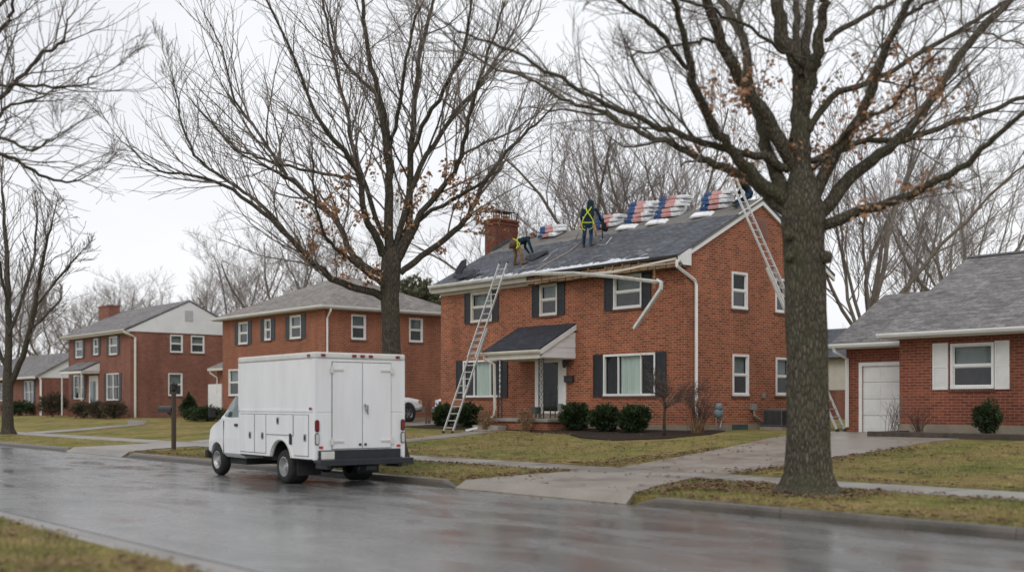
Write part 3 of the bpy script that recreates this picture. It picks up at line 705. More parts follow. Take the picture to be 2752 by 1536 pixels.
# snow line on the eave
rs = random.Random(4); m = MB(); N = 150
xs_ = [XA+.9+(-26.9-XA-.9)*i/N for i in range(N+1)]; hs = []
for i, x in enumerate(xs_):
    e = min(1, i/14, (N-i)/20); hs.append(max(.0, (.036+.05*noise.noise(V((x*1.3, 0, 0)))+.05*noise.noise(V((x*5, 5, 0)))))*e*(1.15 if x > -36 else 1))
for i in range(N):
    a, b = xs_[i], xs_[i+1]
    def P(x, s, u): return rp(x, s, u)
    h0, h1 = hs[i]+.004, hs[i+1]+.004; t = .026
    m.add([P(a, -.012, .008), P(b, -.012, .008), P(a, -.01, t), P(b, -.01, t), P(a, h0*.6, t), P(b, h1*.6, t), P(a, h0, .008), P(b, h1, .008)], [(0, 1, 3, 2), (2, 3, 5, 4), (4, 5, 7, 6)])
for _ in range(70):
    x = rs.uniform(-38, -27); s_ = rs.uniform(.07, .24)**1.1; a = rp(x, s_, .009); L = rs.uniform(.05, .35); w = rs.uniform(.008, .02)
    m.obox(a, (L, L*rs.uniform(-.1, .5), L*.2), sl.normalized()*w, nrm*.008)
tag(tag(m.build('roof_snow', snow, smooth=True), kind='stuff'), 'melting strip of snow along the eave of the house roof', 'snow')

# ================================================================== NEIGHBOUR HOUSES
def hip_roof(mb, x0, x1, y0, y1, z, rise, o=.45):
    x0 -= o; x1 += o; y0 -= o; y1 += o; h = (y1-y0)/2; a = V((x0+h, (y0+y1)/2, z+rise)); b = V((x1-h, (y0+y1)/2, z+rise))
    p = [V((x0, y0, z)), V((x1, y0, z)), V((x1, y1, z)), V((x0, y1, z))]
    mb.poly(p[0], p[1], b, a); mb.poly(p[1], p[2], b); mb.poly(p[2], p[3], a, b); mb.poly(p[3], p[0], a)
    mb.poly(*[q-V((0, 0, .02)) for q in p])
def eave_box(mb, x0, x1, y0, y1, z, o=.45):
    mb.box(x0-o+.01, x1+o-.01, y0-o+.01, y1+o-.01, z-.17, z-.022)
# --- hip house
G = thing('hip_roof_house', 'brick two-storey house with tan hip roof behind the white truck', 'house', (-55.5, 30, .78))
HX0, HX1, HY0, HY1 = -61.2, -49.7, 30.0, 38.6
f2 = Fac('y', 30, -1); s2 = Fac('x', HX1, 1)
FW2 = [(fx(642, 30), fx(667, 30), 5.15, 6.42), (fx(712, 30), fx(729, 30), 5.25, 6.42), (fx(780, 30), fx(810, 30), 5.2, 6.45), (fx(628, 30)-.6, fx(643, 30), 2.2, 3.75), (-54.8, -52.4, 2.1, 3.6)]
SW2 = [(31.6, 32.5, 5.1, 6.42), (35.3, 36.2, 5.1, 6.42)]
m = MB(); wall_grid(m, f2, HX0, HX1, 1.0, 6.6, FW2); wall_grid(m, s2, HY0, HY1, 1.0, 6.6, SW2)
m.poly((HX0, 30, 1), (HX0, HY1, 1), (HX0, HY1, 6.6), (HX0, 30, 6.6)); m.poly((HX0, HY1, 1), (HX1, HY1, 1), (HX1, HY1, 6.6), (HX0, HY1, 6.6))
m.build('wall', [brick2, darkroom], G, fix=False)
m = MB(); m.box(HX0-.03, HX1+.03, HY0-.03, HY1+.03, .4, 1.0); m.build('foundation', found, G)
m = MB(); hip_roof(m, HX0, HX1, HY0, HY1, 6.78, 2.15); m.build('roof', shingle_tan, G)
m = MB(); eave_box(m, HX0, HX1, HY0, HY1, 6.78); m.build('fascia', cream, G)
m = MB(); o = .5; gutter_run(m, (HX0-o, 30-o, 6.77), (HX1+o, 30-o, 6.77)); gutter_run(m, (HX1+o, 30-o, 6.77), (HX1+o, HY1+o, 6.77)); m.build('gutter', white, G)
for i, w in enumerate(FW2): window(G, f2, *w, shut=slate_sh if i < 3 else None, shw=.42, style='hung' if i < 4 else 'triple')
for w in SW2: window(G, s2, *w)
downspout(G, [V((HX1+.45, 30.1, 6.66)), V((HX1+.42, 30.1, 6.5)), V((HX1+.07, 30.12, 6.15)), V((HX1+.07, 30.12, 1))])
m = MB(); m.box(-66, HX0-.01, 32, 37.5, .5, 3.95); m.build('garage_wall', brick2, G)
m = MB(); m.poly((-66.4, 31.5, 4.0), (HX0-.01, 31.5, 4.0), (HX0-.01, 34.6, 5.3), (-66.4, 34.6, 5.3)); m.poly((-66.4, 37.9, 4.0), (HX0-.01, 37.9, 4.0), (HX0-.01, 34.6, 5.3), (-66.4, 34.6, 5.3)); m.build('garage_roof', shingle_tan, G)
m = MB(); m.box(-66.4, HX0-.02, 31.5, 31.6, 3.83, 3.99); m.prism([(-66.38, 31.5, 3.98), (-66.38, 37.9, 3.98), (-66.38, 34.6, 5.28)], (.3, 0, 0)); m.build('garage_trim', cream, G)
m = MB(); a, b = fx(562, 32), fx(598, 32); m.box(a, b, 31.93, 31.99, .9, 3.0)
m.build('garage_door', white, G)
downspout(G, [V((-66.2, 31.55, 3.85)), V((-66.2, 31.6, 3.7)), V((-65.9, 31.93, 3.4)), V((-65.9, 31.93, 2.4))])
# --- white gable house
K = thing('gable_house', 'red brick two-storey house with large white siding gable and side windows', 'house', (-81, 30, .78))
KX0, KX1, KY1 = -87.2, -75.1, 38.5
f3 = Fac('y', 30, -1); s3 = Fac('x', KX1, 1)
FW3 = [(fx(204, 30), fx(223, 30), 5.2, 6.5), (fx(252, 30), fx(265, 30), 5.3, 6.5), (fx(294, 30), fx(316, 30), 5.2, 6.5), (fx(199, 30), fx(226, 30), 2.1, 3.9), (fx(287, 30), fx(321, 30), 2.0, 3.9)]
SW3 = [(fy(457, KX1), fy(491, KX1), 5.35, 6.6), (fy(513, KX1), fy(549, KX1), 5.35, 6.6), (fy(452, KX1), fy(490, KX1), 2.3, 3.9)]
m = MB(); wall_grid(m, f3, KX0, KX1, .6, 6.8, FW3); wall_grid(m, s3, 30, KY1, .6, 6.8, SW3)
m.poly((KX0, 30, .6), (KX0, KY1, .6), (KX0, KY1, 6.8), (KX0, 34.25, 8.9), (KX0, 30, 6.8)); m.poly((KX0, KY1, .6), (KX1, KY1, .6), (KX1, KY1, 6.8), (KX0, KY1, 6.8))
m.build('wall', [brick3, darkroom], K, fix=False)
m = MB(); m.prism([(KX1-.02, 29.6, 6.72), (KX1-.02, 38.9, 6.72), (KX1-.02, 34.25, 8.98)], (.09, 0, 0)); m.build('gable_siding', vinyl, K)
m = MB(); s3.box(m, 33.9, 34.5, 7.6, 8.35, .075, .1); m.build('gable_vent', M('grey_louvre', (.5, .5, .52)), K)
m = MB(); slab_pl(m, [(KX0-.3, 29.5, 6.85), (KX1+.12, 29.5, 6.85), (KX1+.12, 34.25, 9.1), (KX0-.3, 34.25, 9.1)], .09); slab_pl(m, [(KX0-.3, 39, 6.85), (KX1+.12, 39, 6.85), (KX1+.12, 34.25, 9.1), (KX0-.3, 34.25, 9.1)], .09); m.build('roof', shingle_grey, K)
m = MB(); m.box(KX0-.3, KX1-.03, 29.53, 30, 6.62, 6.75); gutter_run(m, (KX0-.3, 29.45, 6.84), (KX1+.1, 29.45, 6.84)); m.build('gutter', cream, K)
for i, w in enumerate(FW3): window(K, f3, *w, shut=slate_sh, shw=.4, style='hung' if i < 3 else 'pair')
for w in SW3: window(K, s3, *w)
downspout(K, [V((KX1+.05, 29.5, 6.7)), V((KX1+.08, 29.6, 6.6)), V((KX1+.09, 30.3, 6.3)), V((KX1+.09, 30.3, .8))], cream, .07)
m = MB(); a, b = fx(210, 30), fx(268, 30); slab_pl(m, [(a, 28.6, 4.2), (b, 28.6, 4.2), (b, 30, 4.85), (a, 30, 4.85)], .06); m.build('porch_roof', shingle_grey, K)
m = MB(); m.box(a+.1, b-.03, 28.65, 29.99, 3.95, 4.1); m.prism([(b-.02, 28.7, 4.1), (b-.02, 29.99, 4.1), (b-.02, 29.99, 4.72)], (.05, 0, 0)); m.box(b-.2, b-.12, 28.7, 28.78, .9, 3.95); m.box(a+.15, a+.23, 28.7, 28.78, .9, 3.95); m.build('porch_frame', white, K)
m = MB(); u = fx(241, 30); u2 = fx(264, 30); f3.box(m, u, u2, 1.2, 3.8, .003, .05); dk = m.build('door', white, K); m = MB(); f3.box(m, u+.25, u2-.25, 1.5, 3.4, .05, .06); m.build('pane', cabglass, dk)
m = MB(); a = fx(272, 33.2); m.box(a, a+2.1, 33.0, 33.9, 6.5, 9.4); m.box(a-.05, a+2.15, 32.95, 33.95, 9.4, 9.5); m.build('chimney', brick3, K)
# --- far left ranch
Q = thing('ranch_house', 'low brick house with white gable at the far left edge', 'house', (-100, 31, .78))
f4 = Fac('y', 30.5, -1); s4 = Fac('x', -95, 1)
FW4 = [(fx(66, 30.5), fx(91, 30.5), 1.8, 3.7), (-108, -105, 2, 3.6)]
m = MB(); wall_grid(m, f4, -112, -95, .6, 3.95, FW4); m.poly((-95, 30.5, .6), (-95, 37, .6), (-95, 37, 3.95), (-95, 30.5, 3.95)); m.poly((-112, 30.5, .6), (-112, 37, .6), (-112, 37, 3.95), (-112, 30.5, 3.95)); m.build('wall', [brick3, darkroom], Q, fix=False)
m = MB(); m.prism([(-95.02, 30, 3.9), (-95.02, 37.5, 3.9), (-95.02, 33.75, 6.05)], (.08, 0, 0)); m.build('gable_siding', vinyl, Q)
m = MB(); slab_pl(m, [(-112.5, 29.9, 4.0), (-94.8, 29.9, 4.0), (-94.8, 33.75, 6.2), (-112.5, 33.75, 6.2)]); slab_pl(m, [(-112.5, 37.6, 4.0), (-94.8, 37.6, 4.0), (-94.8, 33.75, 6.2), (-112.5, 33.75, 6.2)]); m.build('roof', shingle_grey, Q)
m = MB(); gutter_run(m, (-112.5, 29.85, 4.0), (-94.8, 29.85, 4.0), .15, .18); m.build('gutter', white, Q)
window(Q, f4, *FW4[0], style='pair', shut=slate_sh); window(Q, f4, *FW4[1], style='pair')
downspout(Q, [V((-94.9, 30.3, 3.9)), V((-94.9, 30.4, 3.7)), V((-94.9, 30.4, .8))], white, .07)
# --- right ranch with garage
B = thing('ranch_house', 'low brick house with grey roof, white shutters and garage door on the right', 'house', (-14, 32, .76))
GX0, GX1, GY = -21.3, -18.4, 33.2
WX0, WX1, WY = -18.4, -3.0, 31.6
f5 = Fac('y', WY, -1); f6 = Fac('y', GY, -1)
wa, wb = fx(2555, WY), fx(2672, WY)
WW = [(wa, wb, at_Y(2610, 1044, WY).z, at_Y(2610, 921, WY).z), (-9.5, -7.2, 2.0, 3.4)]
gd = (fx(2318, GY), GX1-.05, .8, at_Y(2380, 980, GY).z)
m = MB(); wall_grid(m, f5, WX0, WX1, 1.12, 3.78, WW); wall_grid(m, f6, GX0, GX1, .6, 3.7, [gd])
m.poly((WX0, WY, .6), (WX0, GY, .6), (WX0, GY, 3.78), (WX0, WY, 3.78)); m.poly((GX0, GY, .6), (GX0, 39, .6), (GX0, 39, 3.7), (GX0, 36.1, 5.5), (GX0, GY, 3.7)); m.poly((WX1, WY, .6), (WX1, 41, .6), (WX1, 41, 3.78), (WX1, 36.6, 6.5), (WX1, WY, 3.78))
m.poly((WX0, GY, 3.6), (WX0, 41, 3.6), (WX0, 36.6, 6.5)); m.poly((GX0, 41, .6), (WX1, 41, .6), (WX1, 41, 3.8), (GX0, 41, 3.8))
m.build('wall', [brick3 if 0 else brick_mat('ranch_brick', (.27, .078, .044), (.16, .046, .03), (.3, .19, .14)), darkroom], B, fix=False)
m = MB(); m.box(WX0-.02, WX1, WY-.03, WY+.3, .4, 1.12); m.build('foundation', found, B)
m = MB(); slab_pl(m, [(-18.75, 31.05, 3.92), (WX1+.4, 31.05, 3.92), (WX1+.4, 36.6, 6.72), (-18.75, 36.6, 6.72)]); slab_pl(m, [(-18.75, 42.15, 3.92), (WX1+.4, 42.15, 3.92), (WX1+.4, 36.6, 6.72), (-18.75, 36.6, 6.72)]); rf = m.build('roof', shingle_grey, B)
m = MB(); m.sweep([(-18.76, 36.6, 6.74), (WX1+.4, 36.6, 6.74)], [(-.14, -.05), (0, .03), (.14, -.05), (0, -.02)]); m.build('ridge_cap', M('dark_ridge', (.1, .095, .095)), rf)
m = MB(); slab_pl(m, [(GX0-.25, 32.65, 3.76), (-18.3, 32.65, 3.76), (-18.3, 36.0, 5.62), (GX0-.25, 36.0, 5.62)]); slab_pl(m, [(GX0-.25, 39.35, 3.76), (-18.3, 39.35, 3.76), (-18.3, 36.0, 5.62), (GX0-.25, 36.0, 5.62)]); m.build('garage_roof', shingle_grey, B)
m = MB(); m.box(-18.7, WX1+.35, 31.1, 31.62, 3.72, 3.8); m.box(-18.7, WX1+.35, 31.08, 31.12, 3.72, 3.88); m.box(GX0-.22, -18.42, 32.7, 33.22, 3.57, 3.65); m.box(GX0-.22, -18.42, 32.68, 32.72, 3.57, 3.72)
m.prism([(-18.74, 31.08, 3.85), (-18.74, 36.6, 6.64), (-18.74, 36.6, 6.5), (-18.74, 31.08, 3.7)], (.05, 0, 0)); m.build('soffit', cream, B)
m = MB(); gutter_run(m, (-18.8, 30.98, 3.9), (WX1+.4, 30.98, 3.9), .13, .13); gutter_run(m, (GX0-.3, 32.58, 3.74), (-18.75, 32.58, 3.74), .13, .13); m.build('gutter', white, B)
window(B, f5, *WW[0]); window(B, f5, *WW[1], style='triple')
for (a, b) in ((fx(2508, WY), fx(2549, WY)), (fx(2675, WY), fx(2714, WY))):
    q = MB(); z0, z1 = WW[0][2]-.02, WW[0][3]+.03; f5.box(q, a, b, z0, z1, .004, .03)
    for zz in (z0, (z0+z1)/2-.04, z1-.07): f5.box(q, a, b, zz, zz+.07, .03, .05)
    f5.box(q, a, a+.05, z0+.07, z1-.07, .03, .049); f5.box(q, b-.05, b, z0+.07, z1-.07, .03, .049)
    zz = z0+.1
    while zz < z1-.1:
        f5.box(q, a+.05, b-.05, zz, zz+.02, .03, .042); zz += .05
    q.build('shutter', white, B)
m = MB(); a, b, c, d = gd
f6.box(m, a-.12, a-.003, c-.02, d+.1, -.02, .04); f6.box(m, a-.003, b, d-.02, d+.1, -.02, .04); gt = m.build('garage_door_frame', white, B)
m = MB()
for i in range(4):
    zz = c+(d-c)*i/4; f6.box(m, a, b, zz+.006, zz+(d-c)/4-.006, -.07, -.04)
    for j in range(3): uu = a+(b-a)*j/3; f6.box(m, uu+.1, uu+(b-a)/3-.1, zz+.1, zz+(d-c)/4-.1, -.04, -.03)
m.build('garage_door', white, B)
m = MB(); m.ball((GX1-.25, GY-.12, 3.42), .07); m.tube([(GX1-.25, GY, 3.46), (GX1-.25, GY-.12, 3.42)], .03, 6); m.build('wall_lamp', white, B)
downspout(B, [V((GX0-.1, 32.6, 3.65)), V((GX0-.1, 32.65, 3.5)), V((GX0+.06, GY-.05, 3.25)), V((GX0+.06, GY-.05, .95))], white, .05)
pl = MB(); pl.box(-18.2, -11.4, 29.45, 29.62, .55, .93); pl.box(-18.2, -18.03, 29.62, 31.55, .55, .92); pl.box(-11.57, -11.4, 29.62, 31.55, .55, .92)
P_ = pl.build('planter_edging', stone, None, bevel=.02); tag(P_, 'low dark stone planter edge below the white-shuttered window', 'planter')
m = MB(); m.box(-18.02, -11.58, 29.63, 31.54, .6, .86); m.build('planter_soil', mulch, P_)
for i, (x, y, z) in enumerate(((-11.0, 29.2, .72), (-10.6, 29.0, .7), (-10.2, 28.7, .7))):
    m = MB(); m.ball((x, y, z+.06), .3, 9, (1, .7, .5)); o = m.build('edging_rock', stone, None, smooth=True); tag(o, ('brown edging rock at the planter corner', 'middle edging rock on the right lawn', 'edging rock nearest the street on the right lawn')[i], 'rock', 'edging rocks on the right lawn')
# --- far garage beyond the driveway
Z = thing('far_garage', 'pale far building with blue-grey roof seen past the right trunk', 'building', (-39, 62, .8))
m = MB(); m.box(-45, -33, 60, 66, .7, 4.6); m.build('wall', cream, Z)
m = MB(); slab_pl(m, [(-45.5, 59.5, 4.6), (-32.5, 59.5, 4.6), (-32.5, 63, 6.6), (-45.5, 63, 6.6)]); slab_pl(m, [(-45.5, 66.5, 4.6), (-32.5, 66.5, 4.6), (-32.5, 63, 6.6), (-45.5, 63, 6.6)]); m.build('roof', shingle_new, Z)
m = MB(); m.box(-45, -33, 59.9, 59.99, .8, 2.6); m.build('brick_skirt', brick3, Z)

# ================================================================== TREES
def grow(tb, p, d, L, r, lv, rg, o):
    n = 4 if lv <= 0 else min(max(4, int(L/o['seg'])+3), 8); pts = [p.copy()]; rad = [r]; d = d.normalized(); q = p.copy()
    tip = max(o['rmin'], r*.3)
    for i in range(n):
        d = (d+V((rg.gauss(0, 1), rg.gauss(0, 1), rg.gauss(0, .8)))*o['wan']+V((0, 0, o['up']))).normalized()
        q = q+d*(L/n); pts.append(q.copy()); rad.append(r+(tip-r)*(i+1)/n)
    tb(pts, rad)
    if lv <= 0: return
    sprout(tb, pts, rad, L, lv, rg, o)
def sprout(tb, pts, rad, L, lv, rg, o, t0=.2, k=None):
    k = k if k is not None else o['kids'][lv]
    n = len(pts)-1
    for j in range(k):
        t = t0+(1-t0)*(j+rg.random())/k; i = min(int(t*n), n-1); fr = t*n-i
        p = pts[i].lerp(pts[i+1], fr); rr_ = rad[i]+(rad[i+1]-rad[i])*fr
        ax = (pts[i+1]-pts[i]).normalized(); side = V((rg.gauss(0, 1), rg.gauss(0, 1), rg.gauss(0, 1))); side = (side-ax*side.dot(ax)).normalized()
        an = R(rg.uniform(*o['ang'])); d = ax*math.cos(an)+side*math.sin(an)+V((0, 0, .12))
        l = L*rg.uniform(.32, .62)*(1.1-.45*t)
        l = max(o['lmin'], min(l, o['lmax']))
        grow(tb, p, d, l, max(o['rmin'], min(rr_*.6, l*o.get('rl', .014))), lv-1, rg, o)
def sides(r): return 12 if r > .12 else 7 if r > .045 else 5 if r > .02 else 3
def leaf_quad(m, p, s, rg):
    a = V((rg.gauss(0, 1), rg.gauss(0, 1), rg.gauss(0, .7)-.4)).normalized(); b = a.orthogonal().normalized(); b = (b*math.cos(rg.random()*6)+a.cross(b)*math.sin(rg.random()*6))
    c = a.cross(b); q = p+a*s*.5
    m.poly(p, q-b*s*.36+c*s*.12, p+a*s, q+b*s*.36+c*s*.12)
def traced_tree(name, label, base, d0, trunk, limbs, o, mb_bark, mb_twig, seed, leaves=0, leaf_z=(0, 99), wood_r=.05, extra=9, leafs=(.07, .13), spread=.16, ups=None):
    """trunk/limbs: [(px,py,radius_px)], limbs carry a depth drift in metres at their end"""
    rg = random.Random(seed); T = thing(name, label, 'tree', base)
    big, small = MB(), MB(); tips = []
    def tb(pts, rad):
        (big if rad[0] > wood_r else small).tube(pts, rad, sides(rad[0]), cap=False); tips.append((pts, rad))
    tp = [at_d(x, y, d0) for (x, y, r) in trunk]; tr = [r*d0/F for (x, y, r) in trunk]
    # refine trunk + roots
    pts, rad = [], []
    for i in range(len(tp)-1):
        for k in range(6): f = k/6; pts.append(tp[i].lerp(tp[i+1], f)); rad.append(tr[i]+(tr[i+1]-tr[i])*f)
    pts.append(tp[-1]); rad.append(tr[-1])
    tk = MB(); n = 28; b = 0
    for i, (p, r_) in enumerate(zip(pts, rad)):
        for k_ in range(n):
            a = 2*math.pi*k_/n; fl = max(0, 1-(p.z-pts[0].z)/.9)
            rr2 = r_*(1+.06*noise.noise(V((math.cos(a)*1.5, math.sin(a)*1.5, p.z*1.2)))+.05*noise.noise(V((math.cos(a)*5, math.sin(a)*5, p.z*.8)))+fl*.15*math.sin(a*4+1.3+1.5*math.sin(a))*fl)
            tk.v.append(V((p.x+rr2*math.cos(a), p.y+rr2*math.sin(a), p.z)))
    for i in range(len(pts)-1):
        for k_ in range(n): tk.f.append([i*n+k_, i*n+(k_+1) % n, (i+1)*n+(k_+1) % n, (i+1)*n+k_]); tk.m.append(0)
    tk.build('trunk', mb_bark, T, smooth=True)
    for li, (lp, drift) in enumerate(limbs):
        P, Rr = [], []
        for i, (x, y, r_) in enumerate(lp):
            f = i/(len(lp)-1); d = d0+drift*f**1.2; P.append(at_d(x, y, d)); Rr.append(max(.011, r_*d/F*.88))
        # smooth with catmull-rom
        Q_, S_ = [], []
        for i in range(len(P)-1):
            p0, p1, p2, p3 = P[max(i-1, 0)], P[i], P[i+1], P[min(i+2, len(P)-1)]
            for k_ in range(4):
                t = k_/4; Q_.append(.5*((2*p1)+(p2-p0)*t+(2*p0-5*p1+4*p2-p3)*t*t+(3*p1-p0-3*p2+p3)*t**3)+V((rg.gauss(0, 1), rg.gauss(0, 1), rg.gauss(0, 1)))*.02); S_.append(Rr[i]+(Rr[i+1]-Rr[i])*t)
        Q_.append(P[-1]); S_.append(Rr[-1])
        for i_, k_ in enumerate((.68, .86, .95)): S_[i_] *= 1 if li == 0 else k_
        tb(Q_, S_)
        Lm = sum((a-b_).length for a, b_ in zip(Q_, Q_[1:]))
        sprout(tb, Q_, S_, Lm*.75, o['lv'], rg, o, .22, extra+int(Lm*.8))
        k0 = max(2, len(Q_)//2); sprout(tb, Q_[:k0], [min(x, .03) for x in S_[:k0]], 1.3, 1, rg, dict(o, lmax=.9, lmin=.3, rl=.008), .1, 5)
        # carry the limb on past its traced end
        dd = (Q_[-1]-Q_[-3]).normalized(); grow(tb, Q_[-1], dd, min(1.3, Lm*.2), S_[-1]*.95, 2, rg, o)
    big.build('crown', mb_bark, T, smooth=True, fix=False); small.build('twigs', mb_twig, T, smooth=False, fix=False)
    if leaves:
        m = MB(); c = 0; cnt = {}; tries = 0
        cc = at_d(leaf_z[0], leaf_z[1], d0); rad_ = leaf_z[2]
        cand = [q for p, r_ in tips if r_[0] < .06 for q in p[1:] if V(((q-cc).x, (q-cc).y, (q-cc).z*leaf_z[3])).length < rad_*(.85+.35*noise.noise(q*.6))]
        while c < leaves and cand:
            q = rg.choice(cand)
            if noise.noise(q*1.1+V((seed, 0, 0))) < -.02: continue
            ck_ = (int(q.x/.45), int(q.y/.45), int(q.z/.45)); cnt[ck_] = cnt.get(ck_, 0)+1
            if cnt[ck_] > 5: tries += 1; leaves -= (tries % 4 == 0); continue
            for _ in range(rg.randint(1, 4)):
                leaf_quad(m, q+V((rg.gauss(0, .06), rg.gauss(0, .06), rg.gauss(0, .06)-.03)), rg.uniform(*leafs), rg); c += 1
        m.build('dead_leaves', deadleaf, T, fix=False)
    return T
oA = dict(seg=.45, wan=.145, up=.055, rl=.0095, rmin=.0042, kids={0: 0, 1: 8, 2: 7, 3: 8}, ang=(17, 48), lmin=.3, lmax=3.6, lv=2)
def L5(*a): return [(cA(x, y)[0], cA(x, y)[1], r) for (x, y, r) in a]
def L4(*a): return [(cL(x, y)[0], cL(x, y)[1], r) for (x, y, r) in a]
def L6(*a): return [(cB(x, y)[0], cB(x, y)[1], r/2.054) for (x, y, r) in a]
dA = 28.0
limbsA = [
 ([(1035, 800, 14), (1000, 785, 12), (921, 763, 11), (866, 727, 10), (824, 688, 9), (730, 594, 7), (623, 511, 5.5), (506, 472, 4), (424, 458, 3), (351, 399, 2)], -2.0),
 ([(798, 655, 7), (706, 555, 6), (633, 501, 5), (540, 433, 4.5), (492, 341, 3.5), (467, 214, 2)], -1.0),
 ([(1040, 745, 12), (985, 715, 11), (945, 680, 10), (900, 590, 8), (803, 501, 6.5), (750, 443, 5.5), (691, 350, 4.5), (633, 273, 3.5), (594, 127, 2.5), (550, 39, 1.5)], 2.5),
 ([(961, 480, 7), (900, 472, 5), (779, 448, 4.5), (691, 424, 4), (623, 385, 3), (516, 273, 2)], 3),
 ([(1042, 700, 15), (1010, 640, 12), (980, 574, 10), (961, 462, 9), (912, 389, 8), (849, 307, 6), (798, 175, 4.5), (716, 0, 3)], -2.5),
 ([(1030, 640, 9), (985, 510, 7), (946, 380, 6.5), (926, 273, 5.5), (892, 136, 4.5), (867, 0, 3.5)], 1.5),
 ([(1050, 690, 18), (1043, 633, 15), (1048, 487, 13), (1041, 389, 11), (1014, 243, 8.5), (987, 122, 7), (975, 0, 5.5)], -.5),
 ([(1046, 400, 8), (1029, 282, 7), (980, 220, 5.5), (917, 156, 4.5), (880, 30, 3)], 1.5),
 ([(1060, 690, 16), (1095, 608, 12), (1102, 438, 10), (1112, 292, 8.5), (1136, 122, 6.5), (1160, 24, 5)], 2),
 ([(1100, 430, 8), (1150, 316, 7), (1204, 219, 6), (1248, 122, 5), (1267, 0, 3.5)], -2),
 ([(1052, 390, 7), (1075, 280, 6), (1090, 160, 5), (1130, 20, 3.5)], -1.5),
 ([(1062, 670, 12), (1116, 482, 8.5), (1185, 360, 7), (1282, 234, 5.5), (1335, 161, 4), (1384, 78, 2.5)], 3),
 ([(1066, 710, 14), (1136, 574, 9.5), (1219, 462, 7.5), (1248, 370, 6.5), (1267, 292, 5.5), (1316, 136, 4), (1350, 24, 2.5)], -2.5),
 ([(1075, 735, 12), (1131, 691, 9.5), (1219, 623, 9), (1267, 560, 8), (1301, 490, 7), (1360, 409, 5.5), (1423, 350, 4), (1482, 292, 2.5)], 2),
 ([(1100, 640, 8), (1141, 579, 7), (1238, 526, 5.5), (1301, 487, 4)], -1),
 ([(1236, 420, 5), (1300, 385, 4), (1380, 350, 3), (1450, 300, 2)], -1),
 ([(1040, 780, 9), (1000, 745, 7), (930, 690, 6), (880, 640, 5), (850, 560, 4), (838, 420, 3)], -3.5),
]
tA = traced_tree('oak_tree', 'tall bare tree with brown leaves standing behind the white truck', at_d(1066, 1245, dA), dA,
    [(1068, 1252, 45), (1066, 1225, 33), (1062, 1180, 28), (1052, 950, 24.5), (1048, 800, 24.5), (1049, 740, 27), (1053, 690, 26), (1054, 660, 12)],
    limbsA, oA, bark, twig, 11, 2500, (1060, 600, 2.9, 1.5), .03, 20, (.08, .14))
dB = 19.1
limbsB = [
 (L6((935, 1180, 100), (930, 950, 72), (930, 700, 64), (935, 450, 58), (890, 300, 48), (830, 200, 44), (800, 0, 38), (790, -200, 30)), .5),
 (L6((940, 620, 38), (985, 400, 42), (1020, 300, 38), (1050, 100, 30), (1060, 0, 27), (1080, -200, 22)), -.8),
 (L6((930, 420, 30), (905, 200, 24), (900, 0, 20), (905, -200, 16)), 1.2),
 (L6((970, 420, 30), (960, 200, 30), (985, 0, 24), (1000, -200, 18)), 1),
 (L6((870, 1190, 50), (700, 1030, 38), (600, 965, 32), (450, 905, 25), (300, 835, 21), (150, 770, 18), (0, 715, 15))+L5((1650, 600, 6), (1500, 560, 5), (1330, 460, 4), (1100, 380, 3.4), (900, 260, 2.6), (760, 140, 1.8)), 2.5),
 (L6((860, 940, 35), (750, 880, 27), (600, 840, 24), (400, 790, 22), (200, 720, 19), (0, 640, 17))+L5((1600, 530, 7), (1450, 440, 6), (1250, 310, 5), (1000, 210, 4), (800, 120, 2.5)), -2),
 (L6((870, 1130, 55), (680, 980, 40), (560, 850, 34), (450, 700, 30), (380, 560, 28), (320, 400, 26), (280, 200, 22), (230, 0, 18), (200, -150, 14)), -2.2),
 (L6((315, 380, 20), (180, 220, 17), (60, 100, 14), (-90, 0, 11), (-160, -60, 8)), -1.8),
 (L6((900, 1150, 55), (770, 900, 42), (720, 700, 36), (650, 480, 32), (620, 250, 28), (560, 100, 25), (490, -10, 22), (440, -150, 16)), 1.5),
 (L6((600, 160, 16), (590, 60, 15), (610, -60, 12)), .8),
 (L6((890, 920, 55), (740, 650, 44), (600, 450, 40), (500, 250, 36), (430, 60, 32), (370, -120, 26)), -1),
 (L6((990, 1130, 55), (1100, 880, 38), (1250, 650, 33), (1350, 420, 29), (1430, 200, 24), (1530, -20, 20), (1580, -150, 15)), -1.5),
 (L6((1490, 100, 14), (1560, 60, 12), (1670, 0, 10), (1760, -60, 7)), -1.6),
 (L6((1020, 1200, 55), (1200, 980, 42), (1400, 820, 34), (1560, 680, 31), (1680, 500, 28), (1850, 250, 25), (2060, 20, 20), (2180, -80, 16)), 1.8),
 (L6((1010, 1270, 45), (1200, 1180, 34), (1400, 1120, 30), (1600, 1040, 26), (1800, 930, 23), (1960, 790, 19), (2161, 620, 15), (2300, 520, 11)), -2.5),
 (L6((970, 900, 28), (1150, 830, 21), (1300, 770, 18), (1500, 772, 19), (1750, 690, 17), (2000, 600, 15), (2161, 540, 13)), 3),
 (L6((970, 720, 28), (1100, 540, 21), (1300, 460, 18), (1450, 380, 16), (1700, 230, 15), (1900, 110, 13), (2080, 0, 11)), 2.2),
 (L6((980, 960, 20), (1120, 790, 14), (1250, 680, 13), (1400, 600, 12), (1520, 480, 11), (1600, 380, 9), (1700, 280, 7)), -2.5),
 (L6((1060, 230, 22), (1200, 130, 18), (1350, 60, 15), (1480, -20, 12)), 1),
 (L6((960, 380, 14), (830, 280, 12), (700, 190, 11), (500, 80, 10), (300, 10, 9), (180, -60, 7)), -2.2),
 (L6((500, 240, 12), (400, 220, 11), (330, 240, 10), (130, 270, 8), (0, 310, 6)), -1.5),
 (L6((1850, 660, 10), (1900, 540, 8), (1850, 400, 6)), 2),
 (L6((1830, 160, 9), (1980, 200, 8), (2100, 230, 6), (2200, 260, 5)), 2),
]
